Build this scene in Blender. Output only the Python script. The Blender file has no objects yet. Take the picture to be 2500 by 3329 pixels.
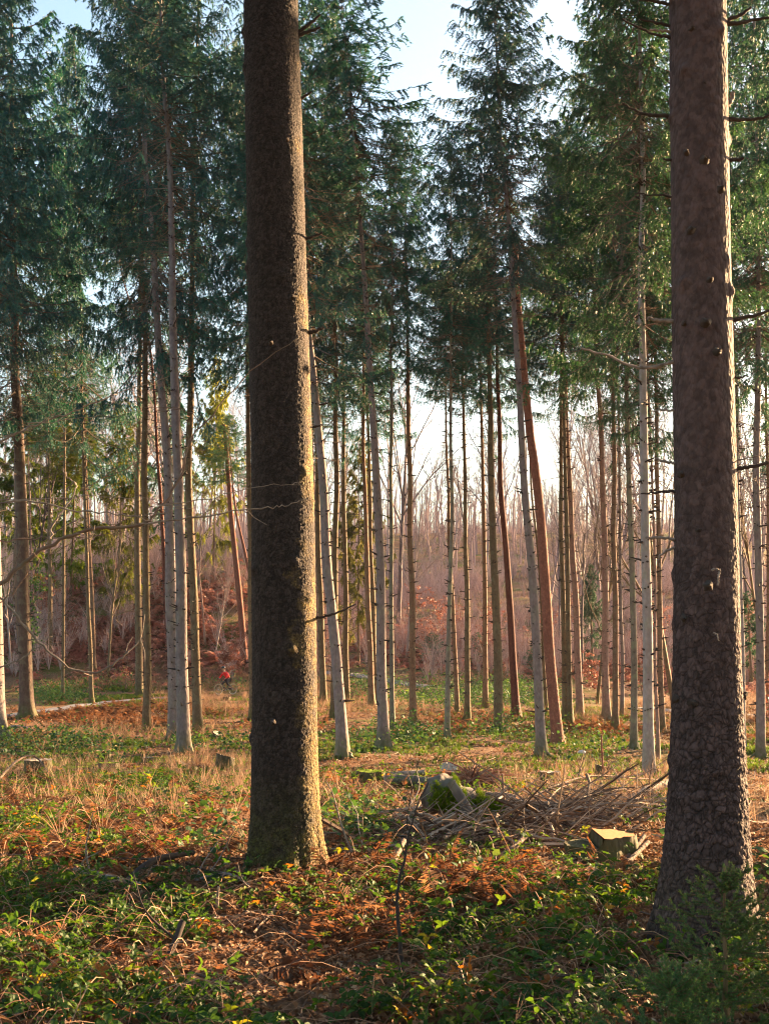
import bpy, math, random
import numpy as np
from mathutils import Vector, Matrix, Euler

rng = np.random.default_rng(7)
random.seed(7)
scene = bpy.context.scene
COL = scene.collection
PI = math.pi

# ------------------------------------------------------------------ camera geometry
FPX, CX, CY, HOR = 3647.0, 1250.0, 1664.5, 2150.0
PITCH = math.atan((HOR - CY) / FPX)
CAM = np.array([0.0, 0.0, 2.0])
FWD = np.array([0, math.cos(PITCH), math.sin(PITCH)])
UPV = np.array([0, -math.sin(PITCH), math.cos(PITCH)])


def ray(x, y):
    return FWD + np.array([1.0, 0, 0]) * ((x - CX) / FPX) + UPV * ((CY - y) / FPX)


def project(p):
    d = p - CAM
    z = d @ FWD
    return CX + FPX * d[..., 0] / z, CY - FPX * (d @ UPV) / z


# ------------------------------------------------------------------ noise
def _hash(ix, iy, seed):
    h = (ix.astype(np.int64) * 374761393 + iy.astype(np.int64) * 668265263 + seed * 1274126177) & 0xFFFFFFFF
    h = ((h ^ (h >> 13)) * 1274126177) & 0xFFFFFFFF
    h = (h ^ (h >> 16)) & 0xFFFFFFFF
    return h / 4294967295.0


def vnoise(x, y, seed=0):
    x = np.asarray(x, float); y = np.asarray(y, float)
    ix = np.floor(x); iy = np.floor(y)
    fx = x - ix; fy = y - iy
    fx = fx * fx * (3 - 2 * fx); fy = fy * fy * (3 - 2 * fy)
    a = _hash(ix, iy, seed); b = _hash(ix + 1, iy, seed)
    c = _hash(ix, iy + 1, seed); d = _hash(ix + 1, iy + 1, seed)
    return (a * (1 - fx) + b * fx) * (1 - fy) + (c * (1 - fx) + d * fx) * fy


def fbm(x, y, seed=0, octv=4):
    s = 0; a = 0.5; n = 0
    for k in range(octv):
        s = s + a * vnoise(np.asarray(x) * 2 ** k, np.asarray(y) * 2 ** k, seed + k * 17); n += a; a *= 0.5
    return s / n


def worley(x, y, seed=0):
    ix = np.floor(x); iy = np.floor(y)
    f1 = np.full(np.shape(x), 9.0); f2 = f1.copy(); idv = np.zeros(np.shape(x)); dyv = np.zeros(np.shape(x))
    for dx in (-1, 0, 1):
        for dy in (-1, 0, 1):
            cx = ix + dx; cy = iy + dy
            px = cx + _hash(cx, cy, seed); py = cy + _hash(cx, cy, seed + 99)
            d = np.sqrt((px - x) ** 2 + (py - y) ** 2)
            hid = _hash(cx, cy, seed + 7)
            m = d < f1
            f2 = np.where(m, f1, np.minimum(f2, d))
            idv = np.where(m, hid, idv); dyv = np.where(m, y - py, dyv)
            f1 = np.where(m, d, f1)
    return f1, f2, idv, dyv


def sstep(a, b, x):
    t = np.clip((np.asarray(x, float) - a) / (b - a), 0, 1)
    return t * t * (3 - 2 * t)


# ------------------------------------------------------------------ ground
PY = np.array([-80, 0, 8, 10.5, 15, 20, 27, 34, 48, 60, 72, 80, 90, 110, 140, 200, 300, 500, 1200.])
PZ = np.array([0.3, 0, -.03, 0, -.15, -.35, -.65, -.88, -1.0, -.5, -.2, .5, 1.7, 5.0, 11., 24., 36., 44., 50.])


def ground(x, y):
    x = np.asarray(x, float); y = np.asarray(y, float)
    z = np.interp(y, PY, PZ)
    far = sstep(75, 110, y)
    bank = 5.2 * sstep(78, 104, y) * sstep(-3, -14, x) * sstep(190, 130, y)
    z = np.where(y > 80, .5 + (z - .5) * (1 - .62 * sstep(.25, .7, x / np.maximum(y, 1))), z)
    z = z + (fbm(x * .35, y * .35, 3, 2) - .5) * .22 * (1 - .3 * sstep(6, 2, np.abs(y)))
    z = z + bank + far * (fbm(x * .03, y * .03, 5, 3) - .5) * 5
    return z


def ground_mesh_z(x, y):
    z = ground(x, y)
    x = np.asarray(x, float); y = np.asarray(y, float)
    for mx, my in ((-.93, 10.5), (2.35, 8.2)):
        z = z + .13 * np.exp(-((x - mx) ** 2 + (y - my) ** 2) / .45)
    return z + (fbm(np.asarray(x) * 2.3, np.asarray(y) * 2.3, 11, 3) - .5) * .13


def P(x, y, h=0.0):
    """point of the ground seen at photo pixel x, y (2500 x 3329), lifted by h"""
    d = ray(x, y)
    t = 3.0
    prev = t
    while t < 900:
        q = CAM + d * t
        if q[2] < ground(q[0], q[1]):
            lo, hi = prev, t
            for _ in range(30):
                m = .5 * (lo + hi); q = CAM + d * m
                if q[2] < ground(q[0], q[1]): hi = m
                else: lo = m
            q = CAM + d * hi
            return np.array([q[0], q[1], float(ground(q[0], q[1])) + h])
        prev = t
        t *= 1.012
    q = CAM + d * 400
    return q


def AT(x, y, Y):
    d = ray(x, y)
    return CAM + d * (Y / d[1])


# ------------------------------------------------------------------ mesh helpers
def mk_mesh(name, chunks, smooth=False):
    """chunks: (verts Nx3, faces Mxk, material index, tint scalar/array)"""
    vs, idx, starts, tot, mats, tint = [], [], [], [], [], []
    off = 0; loop = 0
    for c in chunks:
        v, f, mi = c[0], c[1], c[2]
        if len(v) == 0 or len(f) == 0: continue
        t = c[3] if len(c) > 3 else .5
        vs.append(np.asarray(v, float).reshape(-1, 3))
        n, k = f.shape
        idx.append((f + off).ravel()); starts.append(loop + np.arange(n) * k); tot.append(np.full(n, k))
        mats.append(np.broadcast_to(np.asarray(mi), (n,)))
        tint.append(np.broadcast_to(np.asarray(t, float), (len(v),)))
        off += len(v); loop += n * k
    vs = np.concatenate(vs); idx = np.concatenate(idx); starts = np.concatenate(starts)
    tot = np.concatenate(tot); mats = np.concatenate(mats); tint = np.concatenate(tint)
    me = bpy.data.meshes.new(name)
    me.vertices.add(len(vs)); me.vertices.foreach_set('co', vs.astype(np.float32).ravel())
    me.loops.add(len(idx)); me.loops.foreach_set('vertex_index', idx.astype(np.int32))
    me.polygons.add(len(starts)); me.polygons.foreach_set('loop_start', starts.astype(np.int32))
    me.polygons.foreach_set('material_index', mats.astype(np.int32))
    me.polygons.foreach_set('use_smooth', np.full(len(starts), smooth))
    me.update(calc_edges=True)
    a = me.attributes.new('tint', 'FLOAT', 'POINT'); a.data.foreach_set('value', tint.astype(np.float32))
    return me


def link(name, me, mats=(), parent=None, loc=None):
    o = bpy.data.objects.new(name, me)
    COL.objects.link(o)
    if me is not None and len(me.materials) == 0:
        for m in mats: me.materials.append(m)
    if parent is not None: o.parent = parent
    if loc is not None: o.location = [float(v) for v in loc]
    return o


def tag(o, label, cat, group=None, kind=None):
    o['label'] = label; o['category'] = cat
    if group: o['group'] = group
    if kind: o['kind'] = kind
    return o


def empty(name, loc, label, cat, group=None, rz=0):
    o = bpy.data.objects.new(name, None)
    COL.objects.link(o)
    o.location = [float(v) for v in loc]; o.rotation_euler = (0, 0, rz)
    o.empty_display_size = .2
    return tag(o, label, cat, group)


def norm(v):
    return v / np.maximum(np.linalg.norm(v, axis=-1, keepdims=True), 1e-9)


def tubes(Pt, R, sides=3, cap=False):
    """Pt (N,S,3), R (N,S) -> verts, quads"""
    Pt = np.asarray(Pt, float); R = np.asarray(R, float)
    if Pt.ndim == 2: Pt = Pt[None]; R = R[None]
    N, S, _ = Pt.shape
    T = norm(np.gradient(Pt, axis=1))
    m = norm(Pt[:, -1] - Pt[:, 0])
    ref = np.where(np.abs(m[:, 2:3]) > .8, np.array([[1., 0, 0]]), np.array([[0, 0, 1.]]))[:, None, :]
    U = norm(np.cross(T, np.broadcast_to(ref, T.shape))); V = np.cross(T, U)
    a = np.arange(sides) * 2 * PI / sides
    v = Pt[:, :, None] + R[:, :, None, None] * (U[:, :, None] * np.cos(a)[None, None, :, None] + V[:, :, None] * np.sin(a)[None, None, :, None])
    base = (np.arange(N) * S * sides)[:, None, None] + (np.arange(S - 1) * sides)[None, :, None]
    j = np.arange(sides)[None, None, :]; j2 = (np.arange(sides) + 1)[None, None, :] % sides
    f = np.stack([base + j, base + j2, base + sides + j2, base + sides + j], -1).reshape(-1, 4)
    return v.reshape(-1, 3), f


def tris_of(faces):
    out = []
    for f in faces:
        for k in range(1, len(f) - 1): out.append((f[0], f[k], f[k + 1]))
    return np.array(out)


def scatter(tv, tf, pos, yaw, tilt, roll, scale, tint=None, vt=None):
    """copies of a small template as one array"""
    N = len(pos); K = len(tv)
    cz, sz = np.cos(yaw), np.sin(yaw); cx, sx = np.cos(tilt), np.sin(tilt); cy, sy = np.cos(roll), np.sin(roll)
    o = np.zeros(N); e = np.ones(N)
    Rz = np.stack([cz, -sz, o, sz, cz, o, o, o, e], -1).reshape(N, 3, 3)
    Rx = np.stack([e, o, o, o, cx, -sx, o, sx, cx], -1).reshape(N, 3, 3)
    Ry = np.stack([cy, o, sy, o, e, o, -sy, o, cy], -1).reshape(N, 3, 3)
    R = Rz @ Rx @ Ry
    sc = np.asarray(scale)
    if sc.ndim == 1: sc = sc[:, None]
    v = np.einsum('nij,nkj->nki', R, tv[None] * sc[:, None, :]) + pos[:, None, :]
    f = (tf[None] + (np.arange(N) * K)[:, None, None]).reshape(-1, tf.shape[1])
    if tint is None: tint = rng.random(N)
    t = np.repeat(tint, K)
    if vt is not None: t = t + np.tile(vt, N)
    return v.reshape(-1, 3), f, t


# ------------------------------------------------------------------ materials
def new_mat(name):
    m = bpy.data.materials.new(name); m.use_nodes = True
    nt = m.node_tree
    for n in list(nt.nodes): nt.nodes.remove(n)
    out = nt.nodes.new('ShaderNodeOutputMaterial')
    return m, nt, out


def N(nt, typ, **kw):
    n = nt.nodes.new(typ)
    for k, v in kw.items():
        if k in n.inputs: n.inputs[k].default_value = v
        else: setattr(n, k, v)
    return n


def ramp(nt, fac, stops):
    r = nt.nodes.new('ShaderNodeValToRGB')
    e = r.color_ramp.elements
    while len(e) > 1: e.remove(e[-1])
    e[0].position = stops[0][0]; e[0].color = (*stops[0][1], 1)
    for p, c in stops[1:]:
        q = e.new(p); q.color = (*c, 1)
    nt.links.new(fac, r.inputs[0])
    return r.outputs[0]


def mixc(nt, fac, a, b):
    m = nt.nodes.new('ShaderNodeMix'); m.data_type = 'RGBA'
    for s, v in ((m.inputs[0], fac), (m.inputs[6], a), (m.inputs[7], b)):
        if hasattr(v, 'links'): nt.links.new(v, s)
        elif isinstance(v, (int, float)): s.default_value = v
        else: s.default_value = (*v, 1)
    return m.outputs[2]


def leaf_mat(name, stops, transl=.35, tcol=None, rough=.5, spec=.3):
    m, nt, out = new_mat(name)
    at = N(nt, 'ShaderNodeAttribute', attribute_name='tint')
    c = ramp(nt, at.outputs['Fac'], stops)
    if 'needles' in name:
        oi = N(nt, 'ShaderNodeObjectInfo'); hs = N(nt, 'ShaderNodeHueSaturation')
        for k, (lo, hi) in enumerate(((.47, .52), (.8, 1.1), (.72, 1.3))):
            ml = N(nt, 'ShaderNodeMath', operation='MULTIPLY'); ml.inputs[1].default_value = 1.0 + 7.3 * k; nt.links.new(oi.outputs['Random'], ml.inputs[0])
            fr = N(nt, 'ShaderNodeMath', operation='FRACT'); nt.links.new(ml.outputs[0], fr.inputs[0])
            ma = N(nt, 'ShaderNodeMath', operation='MULTIPLY_ADD'); ma.inputs[1].default_value = hi - lo; ma.inputs[2].default_value = lo
            nt.links.new(fr.outputs[0], ma.inputs[0]); nt.links.new(ma.outputs[0], hs.inputs[k])
        nt.links.new(c, hs.inputs['Color']); c = hs.outputs[0]
    p = N(nt, 'ShaderNodeBsdfPrincipled', Roughness=rough)
    p.inputs['Specular IOR Level'].default_value = spec
    nt.links.new(c, p.inputs['Base Color'])
    if transl > 0:
        t = N(nt, 'ShaderNodeBsdfTranslucent')
        if tcol is None:
            nt.links.new(c, t.inputs['Color'])
        else:
            mc = nt.nodes.new('ShaderNodeMix'); mc.data_type = 'RGBA'; mc.blend_type = 'MULTIPLY'
            mc.inputs[0].default_value = 1
            nt.links.new(c, mc.inputs[6]); mc.inputs[7].default_value = (*tcol, 1)
            nt.links.new(mc.outputs[2], t.inputs['Color'])
        mx = N(nt, 'ShaderNodeMixShader'); mx.inputs[0].default_value = transl
        nt.links.new(p.outputs[0], mx.inputs[1]); nt.links.new(t.outputs[0], mx.inputs[2])
        nt.links.new(mx.outputs[0], out.inputs[0])
    else:
        nt.links.new(p.outputs[0], out.inputs[0])
    return m


def bark_mat(name, light, dark, vscale=14, bump=.6, moss=0.0, mosscol=(.07, .085, .012), mossh=.9, lichen=.22, rand=.12, moss_sunrim=0.0, cracks=0.0, crackh=99.):
    m, nt, out = new_mat(name)
    tc = N(nt, 'ShaderNodeTexCoord')
    oi = N(nt, 'ShaderNodeObjectInfo')
    mp = N(nt, 'ShaderNodeMapping'); mp.inputs['Scale'].default_value = (1, 1, .55)
    nt.links.new(tc.outputs['Object'], mp.inputs[0])
    vo = N(nt, 'ShaderNodeTexVoronoi', Scale=vscale); nt.links.new(mp.outputs[0], vo.inputs['Vector'])
    no = N(nt, 'ShaderNodeTexNoise', Scale=vscale * .45, Detail=6.0, Roughness=.65); nt.links.new(mp.outputs[0], no.inputs['Vector'])
    n2 = N(nt, 'ShaderNodeTexNoise', Scale=1.1, Detail=3.0); nt.links.new(mp.outputs[0], n2.inputs['Vector'])
    c = ramp(nt, no.outputs['Fac'], [(.3, dark), (.62, light)])
    c = mixc(nt, ramp(nt, vo.outputs['Distance'], [(.25, (0, 0, 0)), (.75, (.55, .55, .55))]), c, dark)
    dk = tuple(v * .7 for v in light)
    c = mixc(nt, ramp(nt, n2.outputs['Fac'], [(.42, (0, 0, 0)), (.68, (.6, .6, .6))]), c, dk)
    if lichen > 0:
        n3 = N(nt, 'ShaderNodeTexNoise', Scale=3.5, Detail=5.0); nt.links.new(tc.outputs['Object'], n3.inputs['Vector'])
        c = mixc(nt, ramp(nt, n3.outputs['Fac'], [(.5, (0, 0, 0)), (.62, (lichen,) * 3)]), c, (.2, .22, .14))
    if moss > 0:
        sx = N(nt, 'ShaderNodeSeparateXYZ'); nt.links.new(tc.outputs['Object'], sx.inputs[0])
        mr = N(nt, 'ShaderNodeMapRange'); mr.inputs['From Min'].default_value = mossh; mr.inputs['From Max'].default_value = 0.02
        mr.inputs['To Max'].default_value = 1.0
        nt.links.new(sx.outputs[2], mr.inputs[0])
        n4 = N(nt, 'ShaderNodeTexNoise', Scale=6.0, Detail=5.0); nt.links.new(tc.outputs['Object'], n4.inputs['Vector'])
        mu = N(nt, 'ShaderNodeMath', operation='MULTIPLY'); nt.links.new(mr.outputs[0], mu.inputs[0])
        r4 = ramp(nt, n4.outputs['Fac'], [(.26, (0, 0, 0)), (.5, (moss,) * 3)])
        nt.links.new(r4, mu.inputs[1])
        c = mixc(nt, mu.outputs[0], c, mosscol)
    if moss_sunrim > 0:
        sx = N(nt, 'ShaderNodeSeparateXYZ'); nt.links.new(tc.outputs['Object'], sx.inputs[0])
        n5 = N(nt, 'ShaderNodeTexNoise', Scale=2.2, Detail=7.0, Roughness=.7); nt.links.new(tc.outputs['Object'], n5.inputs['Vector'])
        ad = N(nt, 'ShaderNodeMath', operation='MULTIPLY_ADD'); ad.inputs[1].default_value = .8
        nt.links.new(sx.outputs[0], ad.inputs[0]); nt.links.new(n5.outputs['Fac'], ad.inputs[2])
        c = mixc(nt, ramp(nt, ad.outputs[0], [(.60, (0, 0, 0)), (.75, (moss_sunrim,) * 3)]), c, (.27, .18, .045))  # moss on the right side, its gold brightened to paint in a sunlit rim
    crk = None
    if cracks > 0:
        wn = N(nt, 'ShaderNodeTexNoise', Scale=9.0, Detail=4.0); nt.links.new(tc.outputs['Object'], wn.inputs['Vector'])
        vm = N(nt, 'ShaderNodeVectorMath', operation='SCALE'); vm.inputs['Scale'].default_value = .13; nt.links.new(wn.outputs['Color'], vm.inputs[0])
        va = N(nt, 'ShaderNodeVectorMath', operation='ADD'); nt.links.new(tc.outputs['Object'], va.inputs[0]); nt.links.new(vm.outputs[0], va.inputs[1])
        mp2 = N(nt, 'ShaderNodeMapping'); mp2.inputs['Scale'].default_value = (1, 1, .8); nt.links.new(va.outputs[0], mp2.inputs[0])
        ve = N(nt, 'ShaderNodeTexVoronoi', Scale=cracks, feature='DISTANCE_TO_EDGE'); nt.links.new(mp2.outputs[0], ve.inputs['Vector'])
        vc = N(nt, 'ShaderNodeTexVoronoi', Scale=cracks); nt.links.new(mp2.outputs[0], vc.inputs['Vector'])
        sz = N(nt, 'ShaderNodeSeparateXYZ'); nt.links.new(tc.outputs['Object'], sz.inputs[0])
        mh = N(nt, 'ShaderNodeMapRange'); mh.inputs['From Min'].default_value = crackh; mh.inputs['From Max'].default_value = crackh * .35
        nt.links.new(sz.outputs[2], mh.inputs[0])
        crk = ramp(nt, ve.outputs['Distance'], [(0, (.75, .75, .75)), (.07, (.3, .3, .3)), (.17, (0, 0, 0))])
        mu2 = N(nt, 'ShaderNodeMath', operation='MULTIPLY'); nt.links.new(crk, mu2.inputs[0]); nt.links.new(mh.outputs[0], mu2.inputs[1])
        crk = mu2.outputs[0]
        sp = N(nt, 'ShaderNodeSeparateColor'); nt.links.new(vc.outputs['Color'], sp.inputs[0])
        c = mixc(nt, ramp(nt, sp.outputs[0], [(.3, (0, 0, 0)), (1, (.3, .3, .3))]), c, tuple(v * 1.4 for v in light))
        c = mixc(nt, crk, c, tuple(v * .4 for v in dark))
    ta = N(nt, 'ShaderNodeAttribute', attribute_name='tint')
    c = mixc(nt, ramp(nt, ta.outputs['Fac'], [(0, (1, 1, 1)), (.5, (0, 0, 0))]), c, tuple(v * .45 for v in dark))
    c = mixc(nt, ramp(nt, ta.outputs['Fac'], [(.5, (0, 0, 0)), (1, (.7, .7, .7))]), c, tuple(min(.6, v * 1.5) for v in light))
    # tree to tree difference of tone
    hs = N(nt, 'ShaderNodeHueSaturation')
    ma = N(nt, 'ShaderNodeMath', operation='MULTIPLY_ADD'); ma.inputs[1].default_value = rand * 2; ma.inputs[2].default_value = 1 - rand
    nt.links.new(oi.outputs['Random'], ma.inputs[0]); nt.links.new(ma.outputs[0], hs.inputs['Value'])
    nt.links.new(c, hs.inputs['Color'])
    p = N(nt, 'ShaderNodeBsdfPrincipled', Roughness=.85)
    p.inputs['Specular IOR Level'].default_value = .25
    nt.links.new(hs.outputs[0], p.inputs['Base Color'])
    ad = N(nt, 'ShaderNodeMath', operation='SUBTRACT'); nt.links.new(no.outputs['Fac'], ad.inputs[0]); nt.links.new(vo.outputs['Distance'], ad.inputs[1])
    if crk is not None:
        a2 = N(nt, 'ShaderNodeMath', operation='SUBTRACT'); nt.links.new(ad.outputs[0], a2.inputs[0]); nt.links.new(crk, a2.inputs[1]); ad = a2
    bp = N(nt, 'ShaderNodeBump', Strength=bump, Distance=.02)
    nt.links.new(ad.outputs[0], bp.inputs['Height']); nt.links.new(bp.outputs[0], p.inputs['Normal'])
    nt.links.new(p.outputs[0], out.inputs[0])
    return m


def plain(name, col, rough=.7, metal=0.0, nscale=20, var=.3):
    m, nt, out = new_mat(name)
    tc = N(nt, 'ShaderNodeTexCoord')
    no = N(nt, 'ShaderNodeTexNoise', Scale=float(nscale), Detail=5.0); nt.links.new(tc.outputs['Object'], no.inputs['Vector'])
    c = ramp(nt, no.outputs['Fac'], [(.3, tuple(v * (1 - var) for v in col)), (.7, tuple(min(1, v * (1 + var)) for v in col))])
    p = N(nt, 'ShaderNodeBsdfPrincipled', Roughness=rough, Metallic=metal)
    nt.links.new(c, p.inputs['Base Color'])
    nt.links.new(p.outputs[0], out.inputs[0])
    return m


M = {}
M['lilac'] = bark_mat('grey lilac spruce bark', (.245, .20, .20), (.12, .095, .098), 16, .5, .9)
M['pale'] = bark_mat('pale grey spruce bark', (.37, .33, .335), (.19, .165, .165), 14, .5, .5, lichen=.35)
M['olive'] = bark_mat('olive brown spruce bark', (.19, .135, .085), (.09, .062, .04), 16, .6, .8)
M['brown'] = bark_mat('brown spruce bark', (.24, .145, .10), (.11, .065, .045), 16, .6, .7)
M['shadebrown'] = bark_mat('dark umber spruce bark', (.125, .085, .07), (.06, .04, .034), 16, .6, .8)  # brown bark darkened, so the shade on one trunk is in the colour
M['pink'] = bark_mat('pinkish spruce bark', (.36, .225, .19), (.17, .10, .09), 16, .5, .6)
M['pine'] = bark_mat('red pine bark', (.29, .12, .085), (.12, .05, .04), 22, .9, .2, lichen=0)
M['darkpine'] = bark_mat('dark red pine bark', (.17, .065, .05), (.07, .028, .025), 22, .9, .2, lichen=0)
M['lichen'] = bark_mat('lichen grey bark', (.25, .215, .18), (.12, .10, .085), 14, .5, .7, lichen=.7)
M['knot'] = plain('dark knot wood', (.035, .025, .022), .95)
M['deadtwig'] = plain('dead twig wood', (.17, .12, .095), .9, var=.4)
M['greytwig'] = plain('weathered grey branch', (.21, .175, .16), .85, var=.5)
M['bigbark'] = bark_mat('dark scaly bark', (.050, .038, .036), (.019, .0145, .014), 42, .55, 1.0, (.075, .085, .012), 1.1, rand=0, moss_sunrim=.85, cracks=34, crackh=30, lichen=0)
M['plated'] = bark_mat('plated grey brown bark', (.098, .066, .068), (.036, .025, .026), 34, .7, .25, rand=0, lichen=0, cracks=20, crackh=4.2)
M['bare'] = bark_mat('bare wood bark', (.30, .225, .235), (.14, .105, .115), 10, .4, rand=.5)
M['barepale'] = bark_mat('pale bare wood bark', (.46, .37, .35), (.27, .21, .20), 10, .4)
M['haztwig'] = bark_mat('hazel bark', (.22, .15, .12), (.10, .065, .05), 24, .4)
M['reachtwig'] = plain('lichen grey twig bark', (.17, .135, .11), .85, var=.4)
M['cut'] = plain('fresh cut wood', (.40, .16, .04), .8, nscale=30, var=.25)
M['cutold'] = plain('weathered cut wood', (.33, .27, .21), .85, nscale=24, var=.35)
M['rot'] = bark_mat('rotten stump wood', (.12, .088, .07), (.05, .036, .03), 18, 1.0, .8, mossh=.5, lichen=.08)
M['mosslog'] = bark_mat('mossy log', (.15, .13, .122), (.065, .056, .052), 12, .6)
M['moss'] = leaf_mat('moss', [(0, (.08, .15, .007)), (1, (.20, .28, .018))], .2, rough=.9, spec=.1)
M['stone'] = plain('pale stone', (.55, .53, .5), .8)

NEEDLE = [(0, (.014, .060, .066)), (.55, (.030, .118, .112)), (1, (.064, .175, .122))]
NEEDLE2 = [(0, (.018, .065, .050)), (.55, (.040, .125, .075)), (1, (.085, .19, .08))]
NEEDLE3 = [(0, (.05, .08, .016)), (.55, (.10, .145, .024)), (1, (.17, .20, .035))]
M['needle'] = leaf_mat('blue green needles', NEEDLE, .25, (1.3, 1.3, .55))
M['needle2'] = leaf_mat('green needles', NEEDLE2, .3, (1.2, 1.3, .65))
M['needle3'] = leaf_mat('sunny young needles', NEEDLE3, .55, (1.9, 1.6, .5))
M['sapneedle'] = leaf_mat('sapling needles', [(0, (.02, .065, .03)), (.5, (.05, .125, .035)), (1, (.20, .27, .05))], .3, (1.5, 1.4, .5))
M['crowntwig'] = plain('crown twig wood', (.10, .075, .06), .9)
M['bramble'] = leaf_mat('bramble leaves', [(0, (.018, .05, .016)), (.5, (.04, .095, .018)), (.82, (.085, .14, .02)), (.93, (.20, .19, .03)), (1, (.24, .09, .025))], .42, (1.7, 1.5, .5), .6, .18)
M['ivy'] = leaf_mat('dark herb leaves', [(0, (.022, .06, .028)), (.6, (.05, .115, .045)), (1, (.11, .17, .045))], .35, (1.4, 1.3, .5), .6, .18)
M['bracken'] = leaf_mat('dead bracken', [(0, (.075, .036, .024)), (.5, (.165, .083, .046)), (1, (.31, .20, .12))], .35, (1.3, 1.0, .7), .8, .1)
M['redthicket'] = leaf_mat('red brown thicket', [(0, (.22, .085, .07)), (.5, (.38, .155, .12)), (1, (.50, .29, .22))], .3, None, .8, .1)
M['straw'] = leaf_mat('dry grass', [(0, (.13, .07, .045)), (.5, (.30, .18, .115)), (1, (.46, .34, .22))], .35, None, .7, .2)
M['greengrass'] = leaf_mat('short green grass', [(0, (.03, .07, .012)), (1, (.11, .17, .025))], .4, (1.4, 1.3, .5), .6, .2)
M['litter'] = leaf_mat('fallen leaves', [(0, (.10, .05, .03)), (.5, (.22, .11, .055)), (.85, (.36, .21, .12)), (1, (.48, .38, .27))], .2, None, .7, .2)
M['stick'] = leaf_mat('twig litter', [(0, (.06, .04, .032)), (.6, (.18, .13, .10)), (1, (.42, .35, .29))], 0, None, .85, .1)
M['beech'] = leaf_mat('copper beech leaves', [(0, (.17, .06, .04)), (.6, (.28, .11, .075)), (1, (.42, .24, .16))], .3, (1, .85, .85), .5, .3)
M['thicket'] = leaf_mat('bare bush twigs', [(0, (.15, .11, .115)), (.4, (.40, .29, .285)), (1, (.64, .49, .44))], 0, None, .8, .1)

# ------------------------------------------------------------------ world, sun, camera
SUN_AZ, SUN_EL = math.radians(51), math.radians(15)
w = bpy.data.worlds.new('World'); scene.world = w; w.use_nodes = True
nt = w.node_tree
bg = nt.nodes['Background']
sky = nt.nodes.new('ShaderNodeTexSky'); sky.sky_type = 'NISHITA'; sky.sun_disc = False
sky.sun_elevation = SUN_EL; sky.sun_rotation = SUN_AZ
sky.air_density = 1.3; sky.dust_density = 1.7; sky.ozone_density = 1.0
nt.links.new(sky.outputs[0], bg.inputs[0]); bg.inputs[1].default_value = .05
sl = bpy.data.lights.new('sun', 'SUN'); sl.energy = 5.0; sl.angle = math.radians(.6); sl.color = (1, .63, .32)
so = bpy.data.objects.new('sun', sl); COL.objects.link(so)
sv = Vector((math.sin(SUN_AZ) * math.cos(SUN_EL), math.cos(SUN_AZ) * math.cos(SUN_EL), math.sin(SUN_EL)))
so.rotation_euler = sv.to_track_quat('Z', 'Y').to_euler(); so.location = sv * 100

cd = bpy.data.cameras.new('camera'); co = bpy.data.objects.new('camera', cd); COL.objects.link(co)
co.location = CAM; co.rotation_euler = (PI / 2 + PITCH, 0, 0)
cd.sensor_width = 36; cd.sensor_fit = 'AUTO'; cd.lens = FPX / 3329 * 36
cd.clip_start = .1; cd.clip_end = 3000
cd.dof.use_dof = True; cd.dof.focus_distance = 26; cd.dof.aperture_fstop = 8
scene.camera = co
scene.view_settings.view_transform = 'Standard'; scene.view_settings.look = 'None'
scene.view_settings.exposure = 3.1; scene.view_settings.gamma = 1
scene.cycles.max_bounces = 6; scene.cycles.diffuse_bounces = 3; scene.cycles.transmission_bounces = 4
scene.cycles.use_denoising = True
scene.cycles.filter_width = 1.1

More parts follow.
